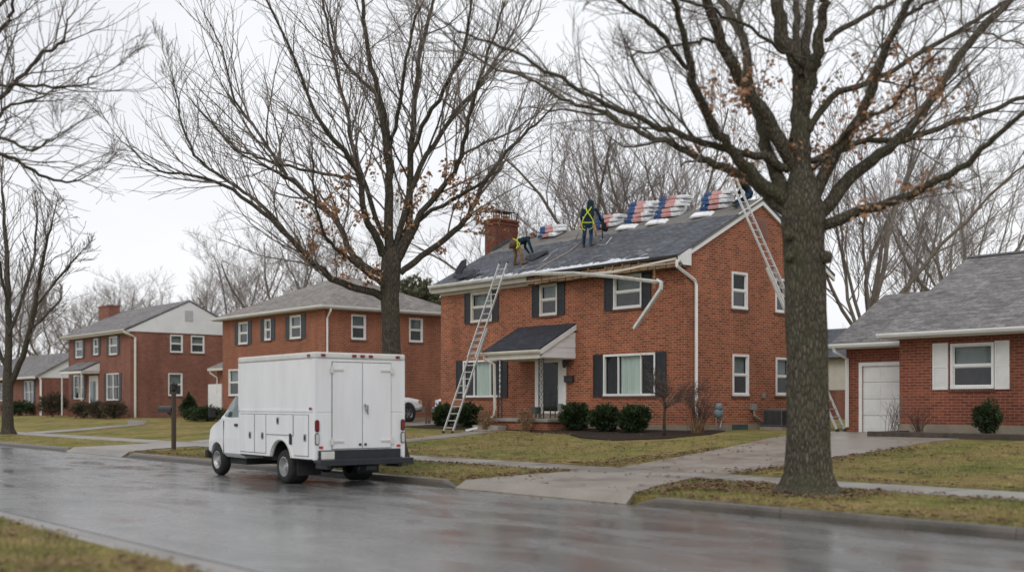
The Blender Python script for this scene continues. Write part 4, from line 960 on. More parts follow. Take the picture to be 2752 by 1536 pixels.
oB = dict(oA); oB.update(kids={0: 0, 1: 7, 2: 6, 3: 7}, lmax=2.4, rmin=.004, up=.03, wan=.16)
tB = traced_tree('oak_tree', 'large thick-trunked bare tree with spreading limbs and brown leaves on the verge', at_d(2178, 1318, dB), dB,
    [(2180, 1325, 100), (2178, 1305, 77), (2175, 1268, 63), (2172, 1200, 58), (2170, 1000, 54), (2164, 800, 55), (2160, 650, 55), (2158, 590, 60), (2157, 550, 55), (2155, 500, 42), (2154, 460, 30)],
    limbsB, oB, barkB, twig, 23, 2300, (2190, 410, 2.9, 1.5), .022, 14, (.065, .11))
# knots on the big trunk
for (x, y, s) in ((2117, 632, .1), (2213, 690, .12), (2120, 690, .09)):
    m = MB(); p = at_d(x, y, dB-.25); m.lathe([(0, -.04), (s*.6, -.05), (s*.75, -.02), (s, .0), (s*.9, .12)], p, 'y', 12); o = m.build('bark_knot', barkB, tB, smooth=True)
# near-left tree whose boughs enter at the top left
dD = 20.5
limbsD = [
 ([(-330, 560, 20), (-150, 400, 14), (0, 258, 7), (49, 214, 6), (122, 146, 5), (165, 107, 4), (190, 44, 2)], .5),
 ([(-330, 480, 18), (-150, 300, 12), (0, 235, 5), (49, 229, 5), (146, 234, 4), (219, 229, 3), (263, 204, 2)], -1),
 ([(-330, 620, 18), (-150, 450, 12), (0, 414, 6), (83, 458, 5), (165, 487, 4), (229, 475, 2)], 1.5),
 ([(-330, 400, 16), (-100, 200, 9), (0, 88, 6), (29, 29, 5), (39, -40, 4)], -.5),
 ([(-330, 560, 14), (-100, 400, 8), (0, 312, 5), (39, 278, 4), (110, 262, 3), (150, 240, 2)], 2),
 ([(-330, 600, 14), (-100, 420, 8), (0, 370, 5), (73, 403, 4), (140, 380, 2)], -1.5),
 ([(-330, 350, 14), (-120, 140, 9), (-20, 30, 6), (60, -40, 4)], 1),
]
bD = at_d(-330, 1330, dD)
traced_tree('maple_tree', 'bare tree at the left edge whose thin boughs hang into the top left', V((bD.x, bD.y, .12)), dD,
    [(-330, 1322, 60), (-330, 1250, 42), (-330, 800, 36), (-330, 560, 34), (-330, 300, 20)], limbsD, oB, bark, twig, 31, 0, wood_r=.03, extra=8)
# tree on the far verge at left
dC = 53.0
limbsC = [
 ([(20, 1020, 13), (24, 900, 10), (20, 750, 8), (12, 600, 5), (5, 500, 3)], 1),
 ([(28, 1035, 11), (60, 960, 9), (85, 870, 7.5), (103, 760, 6), (120, 680, 4.5), (140, 600, 3)], -2),
 ([(22, 900, 6), (60, 800, 5), (90, 700, 4), (100, 590, 3)], 2),
 ([(95, 830, 5), (140, 770, 4), (180, 720, 3), (215, 680, 2)], -1),
 ([(16, 980, 9), (-40, 850, 7), (-80, 700, 5), (-90, 550, 3)], 1),
 ([(22, 820, 5), (0, 720, 4), (-10, 600, 3)], -2), ([(86, 880, 5), (130, 840, 4), (165, 800, 3)], 2)]
oC = dict(oA); oC.update(rmin=.011, lmax=3.4, kids={0: 0, 1: 5, 2: 6, 3: 7})
traced_tree('maple_tree', 'slim forked bare tree on the far left verge by the walkway', at_d(20, 1166, dC), dC,
    [(20, 1166, 22), (20, 1150, 16), (21, 1080, 13), (21, 1030, 14), (21, 1000, 12)], limbsC, oC, bark, twig, 41, 0, wood_r=.05, extra=14)
# background bare trees: a few prototypes, copied
def proto_tree(seed, h, stems=1, spread=34, wide=1.0):
    rg = random.Random(seed); big, small = MB(), MB()
    o = dict(seg=.9, wan=.13, up=.045, rmin=.0075, rl=.0078, kids={0: 0, 1: 6, 2: 6, 3: 9}, ang=(20, spread+16), lmin=.5, lmax=h*.3, lv=3)
    def tb(p, r_): (big if r_[0] > .07 else small).tube(p, r_, 8 if r_[0] > .1 else 5 if r_[0] > .04 else 3, cap=False)
    fork = h*rg.uniform(.2, .3); r0 = .0135*h+.04
    P = [V((0, 0, -.3)), V((0, 0, .5)), V((rg.gauss(0, .1), rg.gauss(0, .1), fork*.6)), V((rg.gauss(0, .15), rg.gauss(0, .15), fork))]
    tk = MB(); tk.tube(P, [r0*1.35, r0*1.05, r0*.9, r0*.85], 10)
    n = 6+stems
    for i in range(n):
        a = 2*math.pi*i/n+rg.uniform(-.4, .4); t = R(rg.uniform(6, spread*1.25))*wide
        d = V((math.cos(a)*math.sin(t), math.sin(a)*math.sin(t), math.cos(t)))
        grow(tb, P[3]+V((0, 0, rg.uniform(-.25, .02)*fork)), d, h*rg.uniform(.46, .68), r0*rg.uniform(.3, .5), 3, rg, o)
    return tk, big, small
PROTO = []
def place_tree(k, x, y, h, rz, label, group, sc=1.0):
    src = PROTO[k]; o = src[0]
    if src[1]: src[1] = False; t = o
    else: t = copy_tree(o)
    s = h*.92/src[2]; t.location = (x, y, gz(y)-.05); t.rotation_euler = (0, 0, rz); t.scale = (s*sc, s*sc, s); t['label'] = label; t['group'] = group
    return t
for i, (sd, h, st, sp, wd) in enumerate(((51, 15, 1, 36, 1), (52, 17, 2, 30, .9), (53, 14, 3, 42, 1.1), (54, 16, 1, 34, 1.0), (55, 16, 2, 26, .8))):
    tk, bg_, sm = proto_tree(sd, h, st, sp, wd); T = thing('bare_tree', 'bare tree', 'tree')
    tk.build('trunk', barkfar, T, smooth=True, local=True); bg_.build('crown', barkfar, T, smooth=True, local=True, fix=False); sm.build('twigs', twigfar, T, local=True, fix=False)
    PROTO.append([T, True, h])
def bt(k, px, d, h, rz, label, group='bare trees behind the houses', sc=1.0):
    p = at_d(px, HY, d); return place_tree(k, p.x, p.y, h, rz, label, group, sc)
bt(4, 1665, 57, 19.5, .3, 'bare tree rising behind the standing roofer', sc=1.1)
bt(1, 1760, 61, 20, 1.7, 'bare many-stemmed tree behind the middle shingle stacks')
bt(3, 1880, 58, 19, 2.9, 'bare tree behind the ridge left of the peak', sc=1.05)
bt(0, 1480, 66, 17.5, 4.1, 'bare tree just right of the brick chimney', sc=1.25)
bt(2, 1240, 95, 13, 5.2, 'small distant bare tree left of the chimney')
bt(4, 2310, 50, 18, 2.4, 'bare grey tree standing behind the garage roof', sc=1.1)
bt(1, 2600, 60, 18, 2.2, 'bare tree behind the ridge of the right-hand house')
bt(4, 2480, 70, 19, 3.3, 'bare tree behind the gap between garage and main ridge')
bt(1, 930, 72, 15, 2.6, 'bare tree behind the peak of the tan hip roof')
bt(3, 800, 78, 17, .2, 'bare tree behind the left half of the hip roof', sc=1.1)
bt(0, 640, 88, 17, 1.4, 'bare tree between the hip roof and the white gable', sc=1.2)
bt(4, 560, 100, 16, 4.4, 'bare tree right of the white gable peak')
bt(2, 350, 125, 17.5, .9, 'bare round-headed tree behind the grey roof of the gable house', sc=1.3)
bt(1, 250, 140, 17, 3.0, 'bare tree left of the far red chimney', sc=1.2)
bt(3, 120, 115, 17, 5.6, 'bare tree above the far left low house', sc=1.3)
bt(4, 20, 120, 18, 2.0, 'bare tree behind the slim forked tree at far left', sc=1.3)
bt(0, -60, 105, 18, 3.8, 'bare tree cut by the left frame edge')
bt(2, 450, 112, 15, 2.7, 'bare tree behind the white gable peak', sc=1.2)
# far wood: one mass
rg = random.Random(77); m = MB(); o = dict(seg=1.5, wan=.14, up=.06, rmin=.03, kids={0: 0, 1: 5, 2: 7}, ang=(20, 48), lmin=1, lmax=6, lv=2)
def tbf(p, r_): m.tube(p, r_, 3, cap=False)
for i in range(110):
    px = rg.uniform(-150, 2900); d = rg.uniform(160, 260); p = at_d(px, HY, d); p.z = .7; h = rg.uniform(8, 13)
    m.tube([p, p+V((0, 0, h*.4))], [.25, .18], 4, cap=False)
    for k_ in range(5): grow(tbf, p+V((0, 0, h*rg.uniform(.15, .4))), V((rg.gauss(0, .5), rg.gauss(0, .5), 1)), h*.6, .12, 2, rg, o)
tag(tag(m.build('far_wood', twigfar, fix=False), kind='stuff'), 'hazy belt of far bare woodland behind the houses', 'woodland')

dullshrub = M('dull_brown_green_shrub', (.115, .095, .06), (.07, .056, .04), 4, .85, .2)
# ------------------------------------------------------------------ shrubs
def leafy(name, label, c, rx, rz_, n, mat_, seed, group=None, cat='shrub', leaf=.05, cone=0, stemm=None):
    rg = random.Random(seed); T = thing(name, label, cat, c, 0, group); m = MB(); s = MB()
    for _ in range(n):
        a = rg.uniform(0, 6.283); u = rg.random()**.45; ph = math.acos(rg.uniform(-1, 1)); d = V((math.sin(ph)*math.cos(a), math.sin(ph)*math.sin(a), math.cos(ph)))
        k = .84+.42*noise.noise(d*2.0+V((seed, 0, 0)))+.2*noise.noise(d*6+V((0, seed, 0)))
        p = V((d.x*rx*u*k, d.y*rx*u*k, rz_*(1+d.z*u*k)))
        if cone: f = max(.05, 1-p.z/(2*rz_)); p.x *= f*1.5; p.y *= f*1.5
        L = leaf*rg.uniform(.6, 1.5); a1 = (d+V((rg.gauss(0, .5), rg.gauss(0, .5), rg.gauss(0, .5)+.35))).normalized(); b1 = a1.orthogonal().normalized()*L*.3; ang = rg.random()*6
        b1 = b1*math.cos(ang)+a1.cross(b1)*math.sin(ang)
        m.poly(p-b1, p+b1, p+a1*L)
        if rg.random() < .6: m.poly(p, p+a1*L*1.1+b1*2.2, p+a1*L*.5-b1*.5)
    for _ in range(7):
        a = rg.uniform(0, 6.28); s.tube([(0, 0, -.05), (math.cos(a)*rx*.3, math.sin(a)*rx*.3, rz_*.8), (math.cos(a)*rx*.6, math.sin(a)*rx*.6, rz_*1.4)], [.025, .015, .006], 4)
    m.build('foliage', mat_, T, local=True, fix=False); s.build('stem', stemm or bark, T, local=True)
    return T
def gpos(px, Y): p = at_Y(px, HY, Y); return V((p.x, Y, gz(Y)+.02))
shr = [(1548, 28.6, .62, .52, 'round dark green yew shrub just right of the porch'), (1625, 28.5, .58, .48, 'middle round yew shrub of the three right of the porch'), (1704, 28.4, .62, .48, 'round yew shrub below the wide right window'),
       (1192, 29.2, .5, .48, 'dark yew shrub at the left house corner'), (1258, 28.9, .6, .5, 'dark yew shrub behind the foot of the front ladder')]
for i, (px, Y, rx, rz_, lb) in enumerate(shr): leafy('yew_shrub', lb, gpos(px, Y), rx, rz_, 5600, green, 60+i, 'clipped yew shrubs along the house front', leaf=.1)
leafy('boxwood_shrub', 'small green shrub in the planter of the right house', V((fx(2652, 30.4), 30.4, .84)), .42, .5, 3000, green, 71, leaf=.07)
leafy('hedge_shrub', 'low rounded hedge left of the truck cab beside the hip house', gpos(560, 28.6), 1.1, .42, 4000, green, 72, 'hedges by the hip house', 'hedge', .09)
leafy('hedge_shrub', 'left rounded hedge next to the pointed evergreen', gpos(525, 28.6), .9, .4, 3500, green, 75, 'hedges by the hip house', 'hedge', .09)
leafy('pointed_evergreen', 'small pointed dark evergreen at the corner of the gable house', gpos(508, 30.6), .75, .85, 4200, green, 73, None, 'shrub', .1, cone=1)
leafy('hedge_shrub', 'dark clipped hedge below the far left window', gpos(50, 29.3), 1.6, .65, 3000, green, 74, None, 'hedge', .12)
ev = leafy('evergreen_tree', 'tall dark evergreen tree between the hip house and the roofers\' house', V((at_d(1125, HY, 70).x, at_d(1125, HY, 70).y, .7)), 2.9, 4.6, 9000, green2, 76, None, 'tree', .4)
leafy('dormant_shrub', 'round brown leafless shrub left of the gable house', gpos(142, 29), 1.25, .95, 3600, dullshrub, 78, None, 'shrub', .12)
for i, px in enumerate((225, 268, 305)): leafy('dormant_shrub', ('reddish dormant shrub under the left lower window of the gable house', 'reddish dormant shrub in front of the gable house door', 'reddish dormant shrub under the right lower window of the gable house')[i], gpos(px, 28.7), 1.0, .6, 2200, dullshrub, 80+i, 'reddish shrubs before the gable house', 'shrub', .12)
def stems(name, label, c, h, sp, n, mat_, seed, cat='shrub', curl=False, group=None, kids=3):
    rg = random.Random(seed); T = thing(name, label, cat, c, 0, group); m = MB()
    o = dict(seg=.12, wan=.14, up=.02, rmin=.004, kids={0: 0, 1: kids, 2: 4}, ang=(18, 45), lmin=.1, lmax=.5)
    def tb(p, r_): m.tube(p, r_, 4 if r_[0] > .008 else 3, cap=False)
    for _ in range(n):
        a = rg.uniform(0, 6.28); t = rg.uniform(0, sp); grow(tb, V((rg.gauss(0, .08), rg.gauss(0, .08), 0)), V((math.cos(a)*t, math.sin(a)*t, 1)), h*rg.uniform(.6, 1), .009, 1, rg, o)
    m.build('stems', mat_, T, local=True, fix=False)
    if curl:
        q = MB()
        for _ in range(curl):
            a = rg.uniform(0, 6.28); rr_ = sp*h*.75*rg.random()**.5; p = V((math.cos(a)*rr_, math.sin(a)*rr_, h*rg.uniform(.15, .95))); leaf_quad(q, p, rg.uniform(.05, .12), rg)
        q.build('dry_leaves', mat_, T, local=True, fix=False)
    return T
stems('dry_hydrangea', 'dry tan shrub with curled leaves by the porch downspout', gpos(1307, 27.6), .85, .6, 46, tanstem, 90, curl=260)
stems('dry_hydrangea', 'dry tan shrub in front of the porch slab', gpos(1412, 27.7), .85, .5, 40, tanstem, 91, curl=200)
stems('dormant_bush', 'upright reddish brown leafless bush at the right front corner', gpos(1880, 29.3), 1.6, .42, 60, redtwig, 92)
stems('ornamental_grass', 'tuft of dry tan grass under the corner bush', gpos(1872, 28.9), .55, .7, 50, tanstem, 93)
stems('bare_bush', 'thin bare bush in front of the white garage door', gpos(2400, 29.9)+V((0, 0, .05)), 1.25, .5, 16, twig, 94)
stems('bare_bush', 'bare dark bush in the planter left of the shuttered window', V((fx(2470, 30.3), 30.3, .84)), .9, .6, 22, redtwig, 95)
stems('bare_bush', 'tall thin bare bush behind the parked pickup nose', gpos(1150, 31.5), 1.6, .3, 14, redtwig, 96)
# ornamental tree
rg = random.Random(97); c = gpos(1785, 27.2); T = thing('ornamental_tree', 'small leafless ornamental tree in the mulch bed under the wide window', 'tree', c)
m = MB(); m.tube([c+V((0, 0, -.1)), c+V((.0, 0, .5)), c+V((.02, .02, 1.0))], [.055, .045, .04], 8); m.build('trunk', bark, T, smooth=True)
m = MB(); o = dict(seg=.2, wan=.12, up=.03, rmin=.0045, kids={0: 0, 1: 3, 2: 4, 3: 6}, rl=.01, ang=(22, 58), lmin=.15, lmax=.8)
def tbo(p, r_): m.tube(p, r_, 5 if r_[0] > .012 else 3, cap=False)
for i in range(11):
    a = 2*math.pi*i/11+rg.uniform(-.2, .2); t = R(rg.uniform(25, 68)); grow(tbo, c+V((.02, .02, rg.uniform(.85, 1.0))), V((math.cos(a)*math.sin(t), math.sin(a)*math.sin(t), math.cos(t))), rg.uniform(.95, 1.4), .019, 3, rg, o)
m.build('crown', M('dark_ornamental_twig', (.09, .066, .058), (.055, .042, .038)), T, fix=False)

# ================================================================== TRUCK (local: x forward, y left, z up)
def truck():
    T = thing('box_truck', 'white box utility truck parked at the kerb seen from behind', 'truck', (-19.95, 12.92, .012), R(177.2))
    def b(m, n, mt, p=T, **k): return m.build(n, mt, p, local=True, **k)
    w = 1.08; pit = math.tan(R(.5))
    m = MB(); m.box(0, 3.7, -w, w, 1.54, 2.66); m.box(0, .98, -w+.03, w-.03, .58, 1.54); m.box(2.02, 3.7, -w+.03, w-.03, .58, 1.54); m.box(.98, 2.02, -w+.03, w-.03, .975, 1.54); box_ = b(m, 'box_body', truckwhite, bevel=.015)
    m = MB(); m.box(-.02, 3.72, -w-.02, w+.02, 2.66, 2.79); b(m, 'roof_rail', dirtywhite, box_, bevel=.03)
    for y in (-w, w):
        m = MB(); m.box(-.012, .05, y-.05 if y > 0 else y-.012, y+.012 if y > 0 else y+.05, .56, 2.66); [m.ball((-.014, y-.045 if y > 0 else y+.045, .95+i*.12), .008, 6) for i in range(14)]; b(m, 'corner_post', truckwhite, box_, bevel=.008)
        m = MB(); m.box(3.63, 3.71, y-.05 if y > 0 else y-.012, y+.012 if y > 0 else y+.05, 1.56, 2.66); b(m, 'corner_post', truckwhite, box_, bevel=.008)
    m = MB(); m.box(.06, 3.62, w, w+.012, 1.56, 1.6); b(m, 'side_moulding', truckwhite, box_)
    # skirt panels (left and right) with wheel arch cut out
    for sg in (1, -1):
        pts = [(0.02, .58), (1.5-.52, .58)]
        for i in range(15): a = math.pi-math.pi*i/14; pts.append((1.5+.5*math.cos(a), .42+.52*math.sin(a) if .42+.52*math.sin(a) > .58 else .58))
        pts += [(1.5+.52, .58), (3.68, .58), (3.68, 1.54), (.02, 1.54)]
        y0 = sg*(w-.03)
        m = MB(); m.prism([(x, y0, z) for x, z in pts], (0, sg*.045, 0)); sp_ = b(m, 'side_skirt', truckwhite, box_)
        m = MB(); n = 15; a0 = .27
        m.sweep([(1.5+.525*math.cos(math.pi-a0-(math.pi-2*a0)*i/n), sg*(w+.02), .44+.525*math.sin(math.pi-a0-(math.pi-2*a0)*i/n)) for i in range(n+1)], [(-.012, -.025), (.012, -.025), (.012, .025), (-.012, .025)], up=(0, 1, 0)); b(m, 'arch_trim', dirtywhite, sp_)
    m = MB(); m.box(.985, 2.015, -.5, .5, .5, .97); m.box(.985, 2.015, -1.04, 1.04, .955, .972); m.box(.983, .99, -1.04, 1.04, .5, .955); m.box(2.01, 2.017, -1.04, 1.04, .5, .955)
    b(m, 'wheel_well', seam, box_)
    # compartments on the left side
    for (x0, x1, z0, z1, lx, lz, blk) in ((.24, .88, .64, 1.49, .36, 1.02, 0), (.93, 2.2, 1.06, 1.49, 1.62, 1.36, 0), (2.24, 2.78, .64, 1.49, 2.38, 1.02, 0), (2.82, 3.58, .64, 1.49, 3.02, 1.02, 0)):
        m = MB(); yb = w+.0152
        m.box(x0-.012, x1+.012, yb, yb+.002, z0-.012, z1+.012); gp_ = b(m, 'door_gap', seam, box_)
        m = MB(); m.box(x0, x1, yb+.0021, yb+.018, z0, z1); cd = b(m, 'compartment_door', truckwhite, box_, bevel=.006)
        m = MB(); m.box(lx-.055, lx+.055, yb+.0182, yb+.03, lz-.075, lz+.075); l_ = b(m, 'latch', galv, cd, bevel=.008)
        m = MB(); m.box(lx-.03, lx+.03, yb+.0302, yb+.036, lz-.04, lz+.04); b(m, 'latch_pull', seam, cd)
    m = MB(); m.box(.98, 1.1, w+.015, w+.035, .86, 1.1); b(m, 'fuel_filler', seam, box_, bevel=.02)
    # rear doors
    for (y0, y1, sg) in ((-.03, .68, 1), (-.74, -.04, -1)):
        m = MB(); m.box(-.006, .0, y0-.01, y1+.01, .78, 2.6); b(m, 'door_gap', seam, box_)
        m = MB(); m.box(-.022, -.0065, y0+.002, y1-.002, .79, 2.585); rd = b(m, 'rear_door', truckwhite, box_, bevel=.006)
        for zz in (2.43, .94):
            m = MB(); ye = y1 if sg > 0 else y0
            m.box(-.04, -.0225, ye-.26 if sg > 0 else ye, ye if sg > 0 else ye+.26, zz-.022, zz+.022); m.box(-.045, -.0225, ye-.02, ye+.045 if sg > 0 else ye+.02, zz-.07, zz+.07) if sg > 0 else m.box(-.045, -.0225, ye-.045, ye+.02, zz-.07, zz+.07)
            for k in range(3): m.ball((-.042, ye-sg*(.06+.07*k), zz), .009, 6)
            b(m, 'hinge', dirtywhite, rd, bevel=.004)
        m = MB(); m.tube([(-.023, (y0 if sg > 0 else y1)+sg*.06, .87), (-.045, (y0 if sg > 0 else y1)+sg*.06, .87)], .028, 10); b(m, 'lock', seam, rd)
        if sg < 0:
            m = MB(); m.box(-.05, -.0225, -.16, -.11, 1.56, 1.7); m.tube([(-.05, -.12, 1.68), (-.075, -.1, 1.6), (-.075, -.14, 1.5)], .014, 6); m.tube([(-.04, -.1, 1.68), (-.06, -.07, 1.72), (-.06, -.05, 1.66)], .012, 6); b(m, 'handle', galv, rd)
    for y in (.9, .17, -.03, -.23, -.9):
        m = MB(); m.box(-.045, -.0205, y-.05, y+.05, 2.695, 2.755); b(m, 'marker_light', redlens, box_, bevel=.008)
    m = MB(); m.box(.16, .27, w+.0205, w+.045, 2.69, 2.75); b(m, 'marker_light', redlens, box_, bevel=.008)
    m = MB(); m.box(.1, .2, w+.016, w+.035, 1.6, 1.65); b(m, 'marker_light', redlens, box_, bevel=.008)
    for y in (w-.045, -w+.045):
        for (zz, mt, nm) in ((1.27, redlens, 'taillight'), (1.0, clearlens, 'reversing_light')):
            def oval(hw, hh, x0, x1): return [(x0, y+hw*math.cos(a), zz+math.copysign(hh-hw, math.sin(a))+hw*math.sin(a)) for a in [2*math.pi*(i+.5)/20 for i in range(20)]]
            m = MB(); m.prism(oval(.05, .125, -.013, 0), (-.014, 0, 0)); hb = b(m, nm, seam, box_)
            m = MB(); m.prism(oval(.036, .105, -.0275, 0), (-.01, 0, 0)); b(m, 'lens', mt, hb)
        m = MB(); ys_ = y-.1 if y > 0 else y+.1; m.box(-.012, -.001, ys_-.045, ys_+.045, .8, .85); b(m, 'reflector', M('bright_red_reflector', (.55, .03, .02)) if y > 0 else MATS['bright_red_reflector'], box_)
    m = MB(); m.box(-.03, -.0005, -.97, 1.0, .56, .765); b(m, 'kick_panel', black, box_)
    m = MB(); m.box(-.04, -.0305, .64, .95, .58, .74); pl_ = b(m, 'licence_plate', dirtywhite, box_, bevel=.006)
    m = MB(); m.box(-.32, -.031, -1.12, 1.12, .52, .575); m.box(-.32, -.29, -1.12, 1.12, .46, .52); m.box(-.2, .3, -.9, -.8, .38, .5); m.box(-.2, .3, .8, .9, .38, .5); m.tube([(-.1, .2, .4), (-.28, .2, .36), (-.3, .2, .42)], .02, 6); m.box(-.25, -.05, -.25, .0, .34, .43)
    b(m, 'bumper', black, box_, bevel=.01)
    m = MB(); m.box(0, 5.4, .35, .47, .42, .58); m.box(0, 5.4, -.47, -.35, .42, .58); m.box(3.9, 4.9, -.8, .8, .3, .45); m.box(2.3, 3.2, -.75, -.2, .28, .55); m.tube([(.2, -.5, .4), (2, -.5, .38)], .05, 8); m.tube([(1.5, -.9, .37), (1.5, .9, .37)], .07, 8); m.ball((1.5, 0, .37), .17, 10)
    m.box(.2, .97, -w+.05, w-.05, .54, .58); m.box(2.03, 3.7, -w+.05, w-.05, .54, .58); b(m, 'chassis', seam, T)
    for y in (.72, -.72): m = MB(); m.box(.92, .94, y-.28, y+.28, .2, .6); b(m, 'mud_flap', seam, T)
    # cab loft
    S = [  # x, z0, belt z, top z, w_low, w_belt, w_top
        (3.72, .46, 1.38, 1.98, .99, .99, .84), (4.3, .46, 1.38, 2.0, .99, .99, .83), (4.62, .46, 1.37, 1.86, .99, .985, .8), (5.05, .46, 1.33, 1.5, .985, .98, .8), (5.16, .46, 1.29, 1.41, .98, .97, .78), (5.45, .47, 1.21, 1.33, .97, .95, .76), (5.72, .48, 1.1, 1.24, .95, .92, .74), (5.86, .5, .98, 1.1, .9, .87, .7)]
    m = MB(); prev = None; n = 0
    for (x, z0, zb, zt, wl, wb, wt) in S:
        half = [(0, z0), (wl*.9, z0), (wl, z0+.1), (wl*1.01, (z0+zb)/2), (wb, zb), ((wb+wt)/2+.015, (zb+zt)/2), (wt, zt-.03), (wt*.85, zt), (0, zt+.03)]
        ring = half+[(-y, z) for y, z in half[-2:0:-1]]; n = len(ring)
        for (y, z) in ring: m.v.append(V((x, y, z)))
    for i in range(len(S)-1):
        for k in range(n): m.f.append([i*n+k, i*n+(k+1) % n, (i+1)*n+(k+1) % n, (i+1)*n+k]); m.m.append(0)
    m.f.append(list(range(n))[::-1]); m.m.append(0); m.f.append([(len(S)-1)*n+k for k in range(n)]); m.m.append(0)
    cab = b(m, 'cab', truckwhite)
    cut = MB(); cut.lathe([(0, -1.2), (.42, -1.2), (.42, -.62), (0, -.62)], (5.2, 0, .38), 'y', 24); cut.lathe([(0, .62), (.42, .62), (.42, 1.2), (0, 1.2)], (5.2, 0, .38), 'y', 24)
    co = cut.build('cutter', truckwhite, None)
    co.matrix_world = T.matrix_world
    co.location = T.location; co.rotation_euler = T.rotation_euler
    bo = cab.modifiers.new('b', 'BOOLEAN'); bo.object = co; bo.operation = 'DIFFERENCE'; bo.solver = 'EXACT'
    bpy.context.view_layer.update(); bake(cab); bpy.data.objects.remove(co)
    bv = cab.modifiers.new('bv', 'BEVEL'); bv.width = .02; bv.segments = 2; bv.limit_method = 'ANGLE'; bv.angle_limit = R(30)
    def side_y(x, z, e=.006):
        for a, c in zip(S, S[1:]):
            if a[0] <= x <= c[0]:
                t = (x-a[0])/(c[0]-a[0]); zb = a[2]+(c[2]-a[2])*t; zt = a[3]+(c[3]-a[3])*t; wb = a[5]+(c[5]-a[5])*t; wt = a[6]+(c[6]-a[6])*t
                if z <= zb: return wb+e
                q = (z-zb)/(zt-zb); mid = (wb+wt)/2+.015
                return (wb+(mid-wb)*q*2 if q < .5 else mid+(wt-mid)*(q-.5)*2)+e
        return .95
    for sg in (1, -1):
        m = MB(); P_ = [(3.84, 1.42), (4.3, 1.41), (4.93, 1.41), (4.8, 1.54), (4.58, 1.77), (4.36, 1.92), (3.84, 1.9)]
        pts = [(x, sg*side_y(x, z, .012), z) for x, z in P_]; cen = V((4.25, sg*side_y(4.25, 1.62, .014), 1.62)); vv = [cen]+[V(p) for p in pts]
        m.add(vv, [(0, i+1, (i+1) % len(pts)+1) for i in range(len(pts))]); b(m, 'side_window', cabglass, cab)
        m = MB(); m.box(5.0, 5.08, sg*1.1, sg*1.25, 1.4, 1.62); m.tube([(4.98, sg*.96, 1.36), (5.04, sg*1.12, 1.45)], .022, 6); b(m, 'mirror', seam, cab, bevel=.03)
        m = MB(); m.box(3.95, 4.1, sg*(.995), sg*(1.02), 1.2, 1.26); b(m, 'door_handle', seam, cab)
        m = MB()
        for x in (3.8, 4.76): m.box(x-.005, x+.005, sg*.985, sg*(1.0035), .56, 1.33)
        b(m, 'door_seam', seam, cab)
        m = MB(); m.box(5.76, 5.87, sg*.55, sg*.86, .82, 1.0); b(m, 'headlight', clearlens, cab, bevel=.03)
    m = MB(); m.add([(4.35, .74, 2.03), (4.35, -.74, 2.03), (5.05, -.74, 1.56), (5.05, .74, 1.56)], [(0, 1, 2, 3)]); b(m, 'windshield', cabglass, cab)
    m = MB(); m.box(5.78, 5.95, -.98, .98, .4, .6); b(m, 'front_bumper', seam, cab, bevel=.04)
    m = MB(); m.box(5.8, 5.86, -.5, .5, .66, .98); b(m, 'grille', seam, cab, bevel=.02)
    def wheel(x, y, wd, sg):
        m = MB(); rr_ = .37
        m.lathe([(.2, -wd/2), (.25, -wd/2-.005), (.33, -wd/2), (rr_-.015, -wd/2+.03), (rr_, -wd/2+.06), (rr_, wd/2-.06), (rr_-.015, wd/2-.03), (.33, wd/2), (.25, wd/2+.005), (.2, wd/2)], (x, y, rr_), 'y', 32); wh = b(m, 'wheel', tyre, T, smooth=True)
        m = MB(); e = sg*wd/2
        m.lathe([(.215, e*1.02), (.2, e*1.03), (.185, e*.75), (.15, e*.35), (.09, e*.3), (.085, e*.75), (.05, e*.9), (0, e*.9)], (x, y, rr_), 'y', 24)
        for k in range(8): a = 2*math.pi*k/8; m.tube([(x+.065*math.cos(a), y+e*.8, rr_+.065*math.sin(a)), (x+.065*math.cos(a), y+e*.95, rr_+.065*math.sin(a))], .012, 6)
        b(m, 'rim', rimm, wh, smooth=False)
        m = MB()
        for k in range(8): a = 2*math.pi*(k+.5)/8; p = V((x+.13*math.cos(a), y+e*.37, rr_+.13*math.sin(a))); m.tube([p, p+V((0, sg*.008, 0))], .022, 8)
        b(m, 'rim_hole', seam, wh)
    wheel(5.2, .86, .22, 1); wheel(5.2, -.86, .22, -1); wheel(1.5, .8, .46, 1); wheel(1.5, -.8, .46, -1)
truck()

